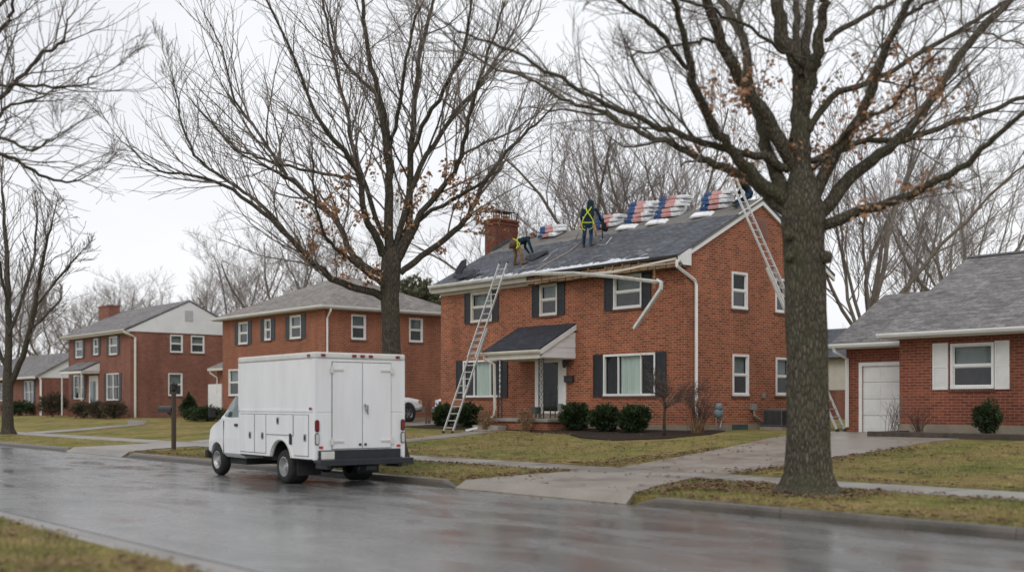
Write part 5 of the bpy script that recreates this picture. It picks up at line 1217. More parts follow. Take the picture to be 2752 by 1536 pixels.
# ------------------------------------------------------------------ pickups
def pickup(label, loc, rz):
    T = thing('pickup_truck', label, 'pickup', loc, rz, 'white pickups between the houses')
    def b(m, n, mt, p=T, **k): return m.build(n, mt, p, local=True, **k)
    S = [(-2.6, .5, .95, 1.02), (-1, .48, .95, 1.05), (-.55, .48, .96, 1.08), (1.0, .48, .96, 1.1), (2.0, .5, .95, 1.08), (2.55, .55, .92, 1.0), (2.7, .6, .85, .88)]
    m = MB(); n = 0
    for (x, z0, w, zt) in S:
        half = [(0, z0), (w*.92, z0), (w, z0+.12), (w, zt-.15), (w*.93, zt-.02), (w*.75, zt+.01), (0, zt+.04)]; ring = half+[(-y, z) for y, z in half[-2:0:-1]]; n = len(ring)
        for (y, z) in ring: m.v.append(V((x, y, z)))
    for i in range(len(S)-1):
        for k in range(n): m.f.append([i*n+k, i*n+(k+1) % n, (i+1)*n+(k+1) % n, (i+1)*n+k]); m.m.append(0)
    m.f.append(list(range(n))); m.m.append(0); m.f.append([(len(S)-1)*n+k for k in range(n)]); m.m.append(0)
    body = b(m, 'body', truckwhite, bevel=.03)
    m = MB(); m.prism([(-.8, -.8, 1.08), (-.7, -.72, 1.78), (.55, -.72, 1.78), (1.15, -.82, 1.1)], (0, 0, 0)) if 0 else None
    pr_ = [(-.85, 1.07), (-.72, 1.76), (.5, 1.78), (1.2, 1.09)]
    m.v = [V((x, sg*(.9 if z < 1.2 else .74), z)) for sg in (1, -1) for x, z in pr_]; m.f = [[0, 1, 2, 3], [7, 6, 5, 4], [0, 4, 5, 1], [1, 5, 6, 2], [2, 6, 7, 3]]; m.m = [0]*5
    cb = b(m, 'cab', truckwhite, bevel=.05)
    for sg in (1, -1):
        m = MB(); 
        for P_ in ([(-.65, 1.16), (-.6, 1.66), (-.1, 1.68), (-.1, 1.16)], [(0, 1.16), (0, 1.68), (.42, 1.68), (.9, 1.16)]): m.poly(*[(x, sg*(.905-(z-1.07)/.7*.16+.008), z) for x, z in P_])
        b(m, 'side_window', cabglass, cb)
        m = MB(); m.box(2.45, 2.66, sg*.62, sg*.9, .82, .98); b(m, 'headlight', clearlens, body, bevel=.03)
        m = MB(); m.box(2.4, 2.55, sg*.88, sg*.935, .84, .96); b(m, 'turn_signal', amber, body)
        for x in (1.75, -1.65):
            m = MB(); m.lathe([(0, sg*.7), (.47, sg*.7), (.47, sg*.958), (0, sg*.958)], (x, 0, .42), 'y', 20); b(m, 'wheel_well', seam, body)
            m = MB(); m.lathe([(.2, .6*sg), (.36, .6*sg), (.4, .7*sg), (.4, .93*sg), (.36, .97*sg), (.24, .97*sg)], (x, 0, .4), 'y', 24); wh = b(m, 'wheel', tyre, T, smooth=True)
            m = MB(); m.lathe([(.25, .972*sg), (.22, .93*sg), (.1, .93*sg), (.06, .96*sg), (0, .96*sg)], (x, 0, .4), 'y', 20)
            for k in range(6): a = 2*math.pi*k/6; m.bar((x+.05*math.cos(a), sg*.955, .4+.05*math.sin(a)), (x+.23*math.cos(a), sg*.965, .4+.23*math.sin(a)), .05, .02, (0, 1, 0))
            b(m, 'rim', chrome, wh)
    m = MB(); m.poly((.56, .68, 1.77), (.56, -.68, 1.77), (1.19, -.8, 1.13), (1.19, .8, 1.13)); m.v = [v+V((.012, 0, .012)) for v in m.v]; b(m, 'windshield', cabglass, cb)
    m = MB(); m.box(2.6, 2.82, -.95, .95, .48, .68); b(m, 'bumper', chrome, body, bevel=.03)
    m = MB(); m.box(2.66, 2.73, -.55, .55, .7, .92); b(m, 'grille', seam, body, bevel=.02)
    return T
pk = pickup('white pickup parked beside the hip house, nose right of the truck', (-47.7, 31.35, gz(31.35)+.02), R(90))
pk.scale = (1, 1.08, 1.15); pk2 = copy_tree(pk); pk2.location = (-42.3, 34.9, gz(33)+.02); pk2.rotation_euler = (0, 0, R(-90)); pk2['label'] = 'white vehicle mostly hidden behind the left corner of the roofers\' house'
pk3 = copy_tree(pk); p = at_d(2243, HY, 88); pk3.location = (p.x, p.y, .82); pk3.rotation_euler = (0, 0, R(20)); pk3['label'] = 'distant white pickup glimpsed between the thick trunk and the garage'

# ================================================================== LADDERS
def ladder(label, base, top, wv, fly0, fly1, gap):
    base, top, wv = V(base), V(top), V(wv); ax = (top-base); L = ax.length; ax = ax.normalized(); w = wv.length; u = wv.normalized(); nr = ax.cross(u).normalized()
    if nr.z < 0: nr = -nr
    T = thing('extension_ladder', label, 'ladder', base)
    for (s0, s1, off, ww) in ((0, L*fly1[0], 0, w), (L*fly0, L, gap, w-.06)):
        for sg in (-.5, .5):
            m = MB(); a = base+ax*s0+u*ww*sg+nr*off; m.bar(a, base+ax*s1+u*ww*sg+nr*off, .035, .085, nr); ra = m.build('rail', alu, T, bevel=.006)
            if s0 == 0: m = MB(); m.obox(a, u*.05, ax*.1, nr*.12); m.build('foot', seam, ra)
            else: m = MB(); m.obox(base+ax*L+u*ww*sg+nr*off, u*.045, ax*.05, nr*.1); m.build('end_cap', seam, ra)
        n = int((s1-s0)/.305)
        for i in range(n):
            s = s0+.2+i*.305
            if s > s1-.05: break
            m = MB(); c = base+ax*s+nr*off; m.tube([c-u*ww*.5, c+u*ww*.5], .019, 6); m.build('rung', alu, T)
    return T
b0 = V((-34.05, 26.0, gz(26.0)+.03)); ladder('aluminium extension ladder leaning on the front eave left of the porch', b0, (-34.83, 29.5, 7.45), (.45, .1, 0), .42, (.6,), .08)
b1 = V((-21.4, 33.05, .84)); dirn = V((-4.1, 0, 8.12)); ladder('aluminium extension ladder leaning on the side gable behind the thick trunk', b1, b1+dirn*1.14, (0, .46, 0), .4, (.62,), .08)

# ================================================================== ROOFERS
def capsule(m, a, b, ra, rb, n=12):
    a, b = V(a), V(b); d = b-a; L = d.length
    if L < 1e-4: m.ball(a, ra, n); return
    d /= L; pts, rad = [], []
    for k in range(5): t = math.pi/2*k/4; pts.append(a-d*ra*math.cos(t)); rad.append(max(.0015, ra*math.sin(t)))
    for k in range(5): t = math.pi/2*(1-k/4); pts.append(b+d*rb*math.cos(t)); rad.append(max(.0015, rb*math.sin(t)))
    m.tube(pts, rad, n)
def person(label, J, mats, loc, extra=None):
    """J: joints in world space; mats: dict part->material"""
    T = thing('person', label, 'person', loc); bones = []
    names = ['skin', 'top', 'legs', 'boots', 'hands', 'eye']; idx = {k: i for i, k in enumerate(names)}
    m = MB()
    def bone(a, b, ra, rb, part): capsule(m, a, b, ra, rb); bones.append((V(a), V(b), (ra+rb)/2, idx[part]))
    pv, ch, nk, hd = J['pelvis'], J['chest'], J['neck'], J['head']; s = J['side'].normalized(); up = (ch-pv).normalized()
    for q in (-1, 1):
        bone(pv+s*.075*q, pv+s*.075*q+up*.14, .125, .125, 'legs')
        bone(pv+s*.07*q+up*.17, ch+s*.085*q, .125, .135, 'top')
        bone(ch+s*.08*q, nk+s*.1*q-up*.06, .13, .085, 'top')
    bone(ch, nk, .11, .07, 'top'); bone(nk, hd, .058, .055, 'skin')
    fd = J['face'].normalized(); hu = J.get('headup', (hd-nk)).normalized()
    bone(hd-hu*.02, hd+hu*.055, .092, .098, 'skin'); bone(hd+fd*.02-hu*.05, hd+fd*.045-hu*.07, .06, .045, 'skin'); bone(hd+fd*.09+hu*.01, hd+fd*.118-hu*.025, .014, .017, 'skin')
    sd = fd.cross(hu).normalized()
    for q in (-1, 1):
        bone(hd+sd*q*.095-hu*.02, hd+sd*q*.1+hu*.02, .018, .022, 'skin'); e = hd+sd*q*.034+fd*.092+hu*.025; bone(e, e+fd*.003, .012, .012, 'eye')
    for a in ('L', 'R'):
        sh, el, wr = J['sh'+a], J['el'+a], J['wr'+a]
        bone(sh, el, .075, .058, 'top'); bone(el, wr, .058, .042, 'top')
        hp, kn, an, to = J['hip'+a], J['kn'+a], J['an'+a], J['toe'+a]
        bone(hp, kn, .105, .072, 'legs'); bone(kn, an, .074, .058, 'legs'); bone(an, an-V((0, 0, .04)), .062, .056, 'boots'); bone(an-V((0, 0, .045)), to, .055, .045, 'boots')
    o = m.build('body', [mats[k] for k in names], T)
    rm = o.modifiers.new('r', 'REMESH'); rm.mode = 'VOXEL'; rm.voxel_size = .016
    sm = o.modifiers.new('s', 'SMOOTH'); sm.iterations = 4; sm.factor = .5
    bpy.context.view_layer.update(); bake(o); me = o.data; off = T.location
    bones2 = [(a-off, b-off, r_, k) for a, b, r_, k in bones]
    # hands: palm, four fingers, thumb - welded into the same mesh
    hm = MB()
    for a in ('L', 'R'):
        wr = J['wr'+a]; d = (wr-J['el'+a]).normalized(); lat = J['lat'+a].normalized() if 'lat'+a in J else d.orthogonal().normalized(); lat = (lat-d*lat.dot(d)).normalized(); nn_ = d.cross(lat)
        if nn_.z > 0: nn_ = -nn_
        for q in (-.025, 0, .025): capsule(hm, wr-d*.02+lat*q*.6, wr+d*.085+lat*q, .022, .019, 8)
        for k, (q, L) in enumerate(((-.034, .065), (-.012, .078), (.011, .074), (.033, .058))):
            b0_ = wr+d*.085+lat*q; k1 = b0_+d*L*.5+nn_*.012; k2 = k1+d*L*.3+nn_*.03; hm.tube([b0_, k1, k2, k2+d*.005+nn_*.022], [.0105, .0098, .009, .006], 7)
        t0 = wr+d*.02-lat*.03; t1 = t0-lat*.03+d*.035+nn_*.012; hm.tube([t0, t1, t1+d*.035+nn_*.014], [.014, .012, .008], 7)
    bm = bmesh.new(); bm.from_mesh(me)
    for f in bm.faces:
        c = f.calc_center_median(); best = min(bones2, key=lambda q: seg_d(c, q[0], q[1])-q[2]); f.material_index = best[3]; f.smooth = True
    b_ = [bm.verts.new(v-off) for v in hm.v]
    for fc in hm.f:
        try: nf = bm.faces.new([b_[i] for i in fc]); nf.material_index = idx['hands']; nf.smooth = True
        except ValueError: pass
    bm.to_mesh(me); bm.free()
    if len(me.materials) == 0:
        for k in names: me.materials.append(mats[k])
    return T
def seg_d(p, a, b):
    d = b-a; L = d.length_squared; t = 0 if L < 1e-9 else max(0, min(1, (p-a).dot(d)/L)); return (p-(a+d*t)).length
def strap(T, pts, w=.045, nm='harness_strap', mt=hivis, nr=None):
    w *= .72; m = MB(); m.sweep([V(p) for p in pts], [(-w/2, -.006), (w/2, -.006), (w/2, .006), (-w/2, .006)], up=nr or tuple(-FW)); return m.build(nm, mt, T)
# --- bent roofer
d1 = (on_roof(1395, 716)-EYEP).dot(FW)
def A(cx, cy, dd=0): x, y = c2(cx, cy); return at_d(x, y, d1+dd)
fL, fR = on_roof(*c2(1015, 772), .0), on_roof(*c2(1100, 762), .0)
J = dict(pelvis=A(1015, 555, .1), chest=A(1112, 520, .15), neck=A(1155, 500, .15), head=A(1193, 478, .12), side=V((.55, -.83, 0)), face=(RT*.8+V((0, 0, -.55))+FW*-.1), headup=(RT*.5+V((0, 0, .85))),
    shL=A(1120, 512, .38), elL=A(1118, 590, .42), wrL=A(1158, 645, .35), shR=A(1148, 520, -.05), elR=A(1172, 585, -.12), wrR=A(1193, 640, -.08), latL=FW, latR=FW,
    hipL=A(1010, 570, .22), knL=A(1028, 665, .2), hipR=A(1045, 565, -.02), knR=A(1083, 660, -.1))
J['anL'] = fL+V((0, 0, .12)); J['toeL'] = fL+V((.12, .14, .1)); J['anR'] = fR+V((-.03, -.03, .12)); J['toeR'] = fR+V((.12, .12, .12))
P1 = person('roofer in tan trousers bent over laying a shingle strip near the eave', J, dict(skin=skin, top=navy, legs=khaki, boots=boot, hands=glove, eye=blackcloth), (fL+fR)/2)
hd = J['head']; m = MB(); m.ball(hd+V((0, 0, .045)), .118, 14, (1, 1, .9)); m.tube([hd+V((0, 0, .0))+RT*.08, hd+RT*.17-V((0, 0, .01))], [.075, .06], 10); m.build('knit_cap', greycap, P1, smooth=True)
strap(P1, [A(1055, 470, -.1), A(1040, 520, -.18), A(1045, 570, -.2), A(1035, 605, -.2)], .06); strap(P1, [A(1000, 505, -.1), A(1040, 525, -.19), A(1068, 560, -.2)], .06); strap(P1, [A(1030, 600, -.2), A(1058, 580, -.22), A(1068, 545, -.2)], .05)
m = MB(); m.ball(A(1000, 560, -.12), .16, 12, (1, .8, 1.1)); m.box(*[v for c, h in zip(A(978, 585, -.1), (.05, .05, .08)) for v in (c-h, c+h)]); m.build('tool_pouch', M('brown_leather', (.1, .062, .036), (.06, .036, .02)), P1, smooth=True)
# --- standing roofer
d2 = (on_roof(1582, 664)-EYEP).dot(FW)
def B2(cx, cy, dd=0): x, y = c2(cx, cy); return at_d(x, y, d2+dd)
fL, fR = on_roof(*c2(1685, 596)), on_roof(*c2(1752, 588))
J = dict(pelvis=B2(1722, 372, .05), chest=B2(1735, 265, .05), neck=B2(1745, 205, .08), head=B2(1750, 172, .12), side=RT.copy(), face=(FW*.8+RT*.35+V((0, 0, -.35))), headup=V((0, 0, 1)),
    shL=B2(1680, 232, .05), elL=B2(1660, 300, -.02), wrL=B2(1668, 352, .1), shR=B2(1806, 228, .05), elR=B2(1836, 285, .05), wrR=B2(1848, 335, .2), latL=RT, latR=FW,
    hipL=B2(1697, 385, .03), knL=B2(1692, 470, .02), hipR=B2(1752, 385, .05), knR=B2(1757, 470, .1))
J['anL'] = fL+V((0, 0, .12)); J['toeL'] = fL+V((-.1, .12, .13)); J['anR'] = fR+V((0, 0, .12)); J['toeR'] = fR+V((.03, .18, .15))
P2 = person('hooded roofer in navy with yellow harness standing with his back to the street', J, dict(skin=skin, top=navy, legs=denim, boots=boot, hands=glove, eye=blackcloth), (fL+fR)/2)
hd = J['head']; m = MB(); m.ball(hd+V((0, 0, .025)), .145, 14, (1, 1, 1.12)); m.tube([hd-V((0, 0, .2)), hd-V((0, 0, .08)), hd], [.14, .135, .11], 12); m.build('hood', navy, P2, smooth=True)
e = -.2
strap(P2, [B2(1705, 205, -.08), B2(1715, 240, -.17), B2(1745, 280, e), B2(1775, 330, e+.03), B2(1780, 370, e+.02)], .06); strap(P2, [B2(1760, 200, -.08), B2(1740, 230, -.17), B2(1700, 280, e), B2(1675, 330, e+.04), B2(1665, 370, e+.08)], .06)
strap(P2, [B2(1660, 350, -.1), B2(1720, 352, e), B2(1785, 348, -.1)], .05)
strap(P2, [B2(1665, 370, -.12), B2(1672, 410, -.12), B2(1700, 425, -.14)], .05); strap(P2, [B2(1783, 365, -.1), B2(1770, 400, -.12), B2(1735, 420, -.14)], .05, mt=M('green_webbing', (.2, .42, .18)))
m = MB(); m.ball(B2(1660, 385, -.05), .09, 10, (.7, .7, 1.2)); m.ball(B2(1783, 385, -.08), .09, 10, (.7, .7, 1.3)); m.build('tool_pouch', M('tan_leather', (.36, .2, .05), (.26, .14, .04)), P2, smooth=True)
# stand-up nailer the roofer holds
T = thing('roofing_nailer', 'black long-handled roofing nailer held by the standing roofer', 'tool', on_roof(1620, 645))
m = MB(); m.tube([B2(1858, 340, .22), B2(1862, 420, .2), on_roof(*c2(1868, 510), .02)], [.02, .02, .025], 8); m.build('shaft', blackmetal, T)
m = MB(); a = B2(1880, 390, .2); m.obox(a, RT*.2, FW*.14, V((0, 0, .26))); m.obox(a+V((0, 0, .2))-RT*.05, RT*.12, FW*.1, V((0, 0, .2))); m.lathe([(0, -.06), (.11, -.06), (.11, .06), (0, .06)], a+RT*.06-V((0, 0, .1)), 'y', 14); m.build('motor', blackcloth, T, bevel=.02)
m = MB(); b_ = on_roof(*c2(1868, 515), .02); m.obox(b_, RT*.22, FW*.1, V((0, 0, .035))); m.build('foot_plate', galv, T)
# hanging orange-tan hose end beside him
T = thing('tool_lanyard', 'tan lanyard hanging from the standing roofer\'s belt', 'lanyard', B2(1800, 470, -.1)); m = MB(); m.tube([B2(1785, 380, -.12), B2(1800, 430, -.13), B2(1803, 480, -.13)], [.05, .045, .03], 8); m.tube([B2(1803, 480, -.13), B2(1822, 490, -.12), B2(1805, 515, -.12)], .014, 6); m.build('webbing', M('orange_tan_webbing', (.42, .22, .09), (.3, .15, .06)), T, smooth=True)
# --- third roofer crouched by the peak
pt3 = V((-26.3, 33.9, 0)); d3 = pt3.dot(FW)
def C3(cx, cy, dd=0): x, y = c3(cx, cy); return at_d(x, y, d3+dd)
fL, fR = rp(-26.5, .93), rp(-26.15, .84)
J = dict(pelvis=C3(1492, 245, .1), chest=C3(1445, 175, .0), neck=C3(1405, 140, 0), head=C3(1378, 122, 0), side=V((-.4, .9, 0)), face=(-RT*.75+V((0, 0, -.6))), headup=(-RT*.5+V((0, 0, .8))),
    shL=C3(1410, 150, -.18), elL=C3(1400, 225, -.24), wrL=C3(1385, 290, -.2), shR=C3(1422, 165, .2), elR=C3(1395, 230, .25), wrR=C3(1360, 270, .25), latL=FW, latR=FW,
    hipL=C3(1470, 275, -.05), knL=C3(1430, 300, -.15), hipR=C3(1490, 275, .2), knR=C3(1450, 300, .3))
J['anL'] = fL+V((0, 0, .12)); J['toeL'] = fL+V((-.12, -.05, .1)); J['anR'] = fR+V((0, 0, .12)); J['toeR'] = fR+V((-.14, 0, .1))
P3 = person('roofer in black jacket crouching near the roof peak behind the bough', J, dict(skin=skin, top=blackcloth, legs=denim, boots=darkboot, hands=glove, eye=blackcloth), (fL+fR)/2)
m = MB(); m.ball(J['head']+V((0, 0, .03)), .125, 12, (1, 1, .95)); m.build('hood', blackcloth, P3, smooth=True)
m = MB(); a = C3(1375, 105, -.05); m.tube([a-V((0, 0, .35)), a-V((0, 0, .1)), a+V((0, 0, .15))], [.06, .08, .06], 9); tag(m.build('glove_bundle', M('orange_tan_cloth', (.4, .2, .07), (.3, .14, .05)), None, smooth=True), 'orange tan work glove stuck on the top of the side ladder', 'glove')

# ------------------------------------------------------------------ shingle bundles on the ridge
def bundle_mesh(seed):
    rg = random.Random(seed); m = MB(); nx_, L, Wd, t = 13, 1.2, .55, .16
    for i in range(nx_+1):
        x = -L/2+L*i/nx_; e = abs(x)/(L/2); h = t*(1-.3*max(0, e-.85)/.15)+(rg.uniform(-.03, .02) if i > 8 else rg.uniform(-.006, .006)); sag = -.015*e*e; sh = rg.uniform(-.045, .045) if i > 9 else rg.uniform(-.012, .012)
        for (y, z) in ((-Wd/2, .015), (-Wd/2-.004, h*.5), (-Wd/2+.006, h-.01), (0, h), (Wd/2-.006, h-.01), (Wd/2+.004, h*.5), (Wd/2, .015), (0, 0.01)): m.v.append(V((x, y+sh, z+sag)))
    n = 8
    for i in range(nx_):
        k = 0 if i < 4 else 1 if i < 9 else 2
        for j in range(n):
            m.f.append([i*n+j, i*n+(j+1) % n, (i+1)*n+(j+1) % n, (i+1)*n+j]); m.m.append(k)
    m.f.append(list(range(n))); m.m.append(0); m.f.append([nx_*n+j for j in range(n)]); m.m.append(2)
    me_o = m.build('shingle_bundle', [wrapb, wrapp, wrapw], None, smooth=False, local=True); return me_o
bsrc = [bundle_mesh(i) for i in range(4)]; first = [True]*4
stacks = [(1508, 618, 3, 'the stack by the chimney'), (1658, 594, 3, 'the stack beside the standing roofer'), (1738, 583, 5, 'the third stack from the chimney'), (1824, 566, 5, 'the fourth stack from the chimney'), (1940, 549, 4, 'the stack nearest the peak')]
ordw = ['bottom', 'second from bottom', 'third from bottom', 'fourth from bottom', 'topmost']
slope = math.atan2(RZ-EZ, YR-EY); rg = random.Random(15)
for (px, py, n, nm) in stacks:
    base = at_plane(px, py, V((0, EY, EZ)), nrm); xw = base.x; sp0 = min(.96, (base-V((base.x, EY, EZ))).dot(sl)/sl.length_squared)
    for k in range(n):
        i = rg.randrange(4); o = bsrc[i]
        if first[i]: first[i] = False
        else: o = o.copy(); COL.objects.link(o)
        o.location = rp(xw+rg.uniform(-.05, .05)+.03*k, sp0-.03, 0)+V((rg.uniform(-.06, .06), .035*k+rg.uniform(-.03, .03), .155*k+.02)); o.rotation_euler = (slope*(.8 if k == 0 else .4 if k < 2 else .2), rg.uniform(-.03, .03), rg.uniform(-.13, .13)+.06)
        w_ = 'topmost' if k == n-1 else ordw[k]
        tag(o, f'{w_} wrapped shingle bundle in {nm}', 'shingle bundle', 'wrapped shingle bundles along the ridge')
    if n > 3:
        o = bsrc[1].copy(); COL.objects.link(o); o.location = rp(xw-.12, sp0-.17, .02); o.rotation_euler = (slope, 0, .25); o.scale = (.75, .8, .5)
        tag(o, f'flattened loose wrapper lying below {nm}', 'plastic wrapper', 'loose shingle wrappers'); o.name = 'plastic_wrapper'
        o.data = o.data.copy(); o.data.polygons.foreach_set('material_index', [2 if rg.random() < .93 else 0]*len(o.data.polygons))
# loose bits on the roof
def roof_sheet(name, label, cat, pts, mat_, t=.02, lift=.02, group=None):
    m = MB(); p = [on_roof(*q[:2], lift+(q[2] if len(q) > 2 else 0)) for q in pts]; m.prism(p, nrm*t); return tag(m.build(name, mat_), label, cat, group)
roof_sheet('shingle_strip', 'black shingle strip being lifted in the bent roofer\'s hands', 'shingle strip', [c2(1120, 700), c2(1135, 675), c2(1335, 617)+(.06,), c2(1345, 632)+(.06,), c2(1190, 720)], shingle_dark, .02, .03)
roof_sheet('shingle_strip', 'flat black shingle strip under the bent roofer\'s hands', 'shingle strip', [c2(1130, 725), c2(1160, 690), c2(1230, 685), c2(1180, 722)], shingle_dark, .015, .01)
for i, q in enumerate(([(420, 880), (430, 855), (540, 850), (530, 880)], [(450, 900), (470, 868), (620, 800), (640, 810), (520, 890)], [(520, 880), (560, 850), (680, 805), (685, 822), (545, 884)])):
    roof_sheet('shingle_scrap', ('folded black shingle scrap at the left roof edge', 'long black shingle scrap in the left eave pile', 'rightmost torn shingle scrap in the left eave pile')[i], 'shingle scrap', [c2(*p)+(.03*i+.05*(j % 2),) for j, p in enumerate(q)], shingle_dark, .025, .02+.03*i, 'torn shingles at the left eave')
m = MB(); a = on_roof(*c2(470, 850), .02); dr_ = nrm; m.sweep([a, a+V((.05, .05, .2)), a+V((.2, .12, .42)), a+V((.35, .2, .45))], [(-.25, -.02), (.25, -.02), (.25, .02), (-.25, .02)], up=(0, -1, .3)); tag(m.build('shingle_scrap', shingle_dark), 'upright curled shingle scrap standing at the left roof edge', 'shingle scrap', 'torn shingles at the left eave')
T = thing('pry_bar', 'pale metal shingle pry bar lying on the roof right of the standing roofer', 'tool', on_roof(*c2(1890, 540))); m = MB(); p = [on_roof(*c2(*q), .03) for q in ((1830, 570), (1900, 562), (1955, 495))]; m.sweep(p, [(-.03, -.012), (.03, -.012), (.03, .012), (-.03, .012)], up=tuple(nrm)); m.build('shaft', alu, T); m = MB(); m.obox(on_roof(*c2(1840, 568), .03), RT*.2, FW*.12, nrm*.02); m.build('blade', alu, T)
m = MB(); m.tube([B2(1690, 390, -.1)]+[on_roof(*c2(*q), .03) for q in ((1665, 530), (1620, 570), (1560, 620), (1500, 655), (1430, 692), (1360, 730), (1300, 765), (1250, 795), (1215, 815))], .02, 6); tag(m.build('safety_rope', rope, smooth=True), 'long tan safety rope running from the standing roofer to the eave', 'rope')
m = MB(); m.tube([B2(1652, 345, -.05), B2(1640, 420, -.02), B2(1632, 460, .0), on_roof(*c2(1605, 515), .03)], .018, 6); tag(m.build('safety_rope', rope, smooth=True), 'short tan rope hanging from the standing roofer\'s left side', 'rope')
for i, q in enumerate((((1355, 655), (1435, 605)), ((1310, 715), (1365, 660)), ((1290, 725), (1330, 690)))):
    m = MB(); m.bar(on_roof(*c2(*q[0]), .02), on_roof(*c2(*q[1]), .02), .03, .012, nrm); tag(m.build('trim_strip', alu), ('upper pale metal strip on the shingles', 'middle pale metal strip on the shingles', 'lowest short pale strip on the shingles')[i], 'metal strip', 'loose metal strips on the roof')

# ================================================================== YARD THINGS
c = V((XR+.45, fy(1930, XR+.45), gz(31))); T = thing('gas_meter', 'blue-grey gas meter beside the corner bush', 'gas meter', c)
m = MB(); m.ball(c+V((0, 0, .62)), .2, 14, (.8, 1, .95)); m.lathe([(0, -.12), (.13, -.12), (.15, 0), (.1, .14), (0, .14)], c+V((0, 0, .85)), 'z', 12); m.build('body', bluegrey, T, smooth=True)
m = MB(); m.tube([c+V((0, -.12, 0)), c+V((0, -.12, .5)), c+V((0, -.1, .95))], .025, 7); m.tube([c+V((0, .2, .95)), c+V((0, .25, .5)), c+V((0, .1, .1))], .025, 7); m.build('pipe', galv, T)
c = V((XR+.75, 34.35, gz(34.35))); T = thing('air_conditioner', 'dark grey air conditioner unit at the side wall beside the thick trunk', 'air conditioner', c)
m = MB(); m.box(c.x-.4, c.x+.4, c.y-.42, c.y+.42, .9, 1.55); m.build('housing', acgrey, T, bevel=.03)
m = MB()
for i in range(15): yy = c.y-.36+i*.052; m.box(c.x+.401, c.x+.42, yy-.008, yy+.008, .98, 1.48)
for i in range(15): xx = c.x-.36+i*.052; m.box(xx-.008, xx+.008, c.y-.44, c.y-.421, .98, 1.48)
m.build('grille', seam, T)
m = MB(); m.box(c.x-.5, c.x+.5, c.y-.5, c.y+.5, .7, .895); m.build('pad', concrete, T)
p0 = at_Y(1252, 1150, 27.0); m = MB(); z = gz(26.6)+.07; m.sweep([(fx(1252, 26.5), 26.5, z), (fx(1283, 26.9), 26.9, z+.1)], [(-.05, -.04), (.05, -.04), (.05, .04), (-.05, .04)]); tag(m.build('downspout_piece', white, bevel=.008), 'short white downspout piece lying at the ladder foot', 'downspout')
c = V((px0+2.15, pyf+.9, 1.18)); T = thing('electric_meter_box', 'small dark box on legs on the porch by the wall', 'box', c)
m = MB(); m.box(c.x-.17, c.x+.17, c.y-.12, c.y+.12, 1.36, 1.62); m.build('case', M('dark_green_box', (.05, .065, .055)), T, bevel=.02)
m = MB(); [m.box(c.x+a-.012, c.x+a+.012, c.y+q-.012, c.y+q+.012, 1.18, 1.36) for a in (-.15, .15) for q in (-.1, .1)]; m.build('legs', blackmetal, T)
m = MB(); m.tube([(c.x+.45, YF-.12, 1.18), (c.x+.45, YF-.12, 1.6)], .07, 8); m.box(c.x+.37, c.x+.53, YF-.2, YF-.04, 1.5, 1.75); tag(m.build('standpipe', plasticgrey, bevel=.01), 'pinkish grey standpipe against the porch wall', 'pipe')
# mailbox post
c = V((fx(467, 15.7), 15.7, gz(15.7))); T = thing('mailbox_post', 'brown wooden post with lamp and black mailbox at the left verge', 'mailbox', c)
m = MB(); m.box(c.x-.06, c.x+.06, c.y-.06, c.y+.06, .1, 2.15); m.bar(c+V((-.35, -.1, 1.35)), c+V((0, 0, 1.0)), .06, .06); m.build('post', board, T)
m = MB(); m.box(c.x-.62, c.x-.05, c.y-.1, c.y+.1, 1.33, 1.43) if 0 else None; a = V((c.x-.36, c.y-.1, 1.45))
prof_ = [(-.1, 0), (-.1, .12), (-.07, .19), (0, .215), (.07, .19), (.1, .12), (.1, 0)]; m.sweep([a-V((.3, .1, 0)), a+V((.3, .1, 0))], prof_); m.build('mailbox', blackmetal, T)
m = MB(); m.lathe([(.04, 0), (.1, .06), (.12, .22), (.15, .24), (.02, .36)], (c.x, c.y, 2.15), 'z', 6); m.build('lantern', blackmetal, T)

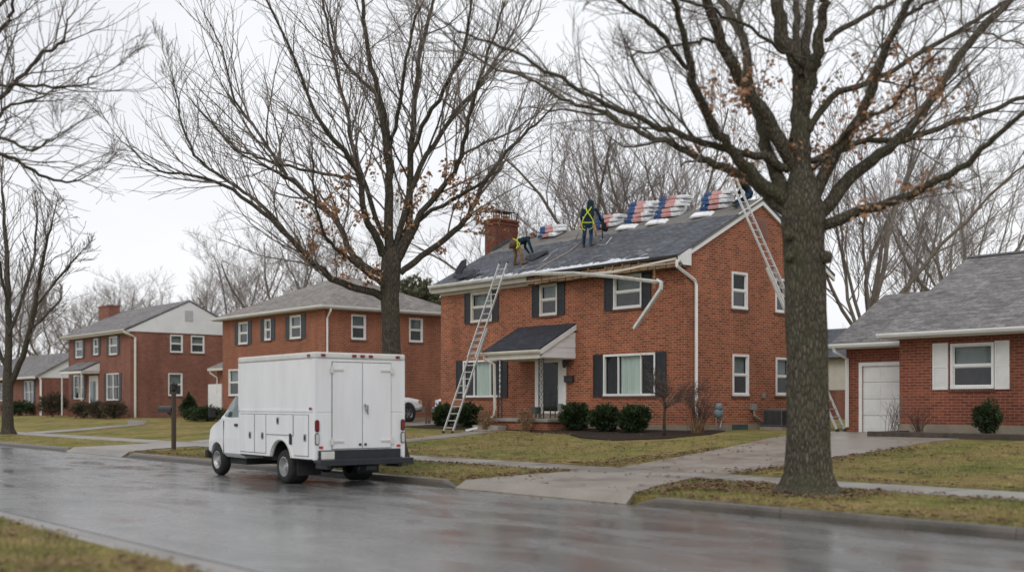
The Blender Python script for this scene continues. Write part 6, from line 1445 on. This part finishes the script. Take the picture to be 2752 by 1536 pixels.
# ================================================================== LIGHT, SKY, CAMERA
w = bpy.data.worlds.new('World'); SC.world = w; w.use_nodes = True; nt = w.node_tree; bg = nt.nodes['Background']
sky = nn(nt, 'ShaderNodeTexSky', sky_type='NISHITA'); sky.sun_disc = False
SUN = V((.42, -.62, .66)).normalized(); el = math.asin(SUN.z); az = math.atan2(SUN.x, SUN.y)
sky.sun_elevation = el; sky.sun_rotation = az; sky.dust_density = 4; sky.air_density = 1.2
tc = nn(nt, 'ShaderNodeTexCoord'); mpn = nn(nt, 'ShaderNodeMapping'); mpn.inputs['Scale'].default_value = (1, 1, 2.2); nt.links.new(tc.outputs['Generated'], mpn.inputs['Vector'])
cn = noise_n(nt, 1.6, 5, .55, mpn.outputs[0], .4)
cl = ramp(nt, cn.outputs[0], [(.3, (.745, .755, .8)), (.52, (.86, .87, .9)), (.72, (.95, .96, .975))])
vm = nn(nt, 'ShaderNodeVectorMath', operation='SCALE'); nt.links.new(cl.outputs[0], vm.inputs[0]); vm.inputs['Scale'].default_value = 11.5
nt.links.new(mix(nt, .93, sky.outputs[0], vm.outputs[0]), bg.inputs[0]); bg.inputs[1].default_value = .1
sd = bpy.data.lights.new('sun', 'SUN'); sd.energy = .8; sd.angle = R(28); sd.color = (1, .97, .93); so = bpy.data.objects.new('sun', sd); COL.objects.link(so)
so.rotation_euler = (-SUN).to_track_quat('-Z', 'Y').to_euler(); so.location = (0, -10, 30)
cd = bpy.data.cameras.new('camera'); co = bpy.data.objects.new('camera', cd); COL.objects.link(co); SC.camera = co
co.location = EYEP; co.rotation_euler = (R(90), 0, TH)
cd.sensor_width = 36; cd.lens = F/2752*36; cd.shift_y = (HY-768)/2752; cd.clip_end = 3000; cd.clip_start = .1
cd.dof.use_dof = True; cd.dof.focus_distance = 36; cd.dof.aperture_fstop = .58
vs_ = SC.view_settings; vs_.view_transform = 'Standard'; vs_.look = 'None'; vs_.exposure = 0; vs_.gamma = 1
SC.cycles.use_denoising = True; SC.cycles.max_bounces = 6; SC.cycles.transparent_max_bounces = 8
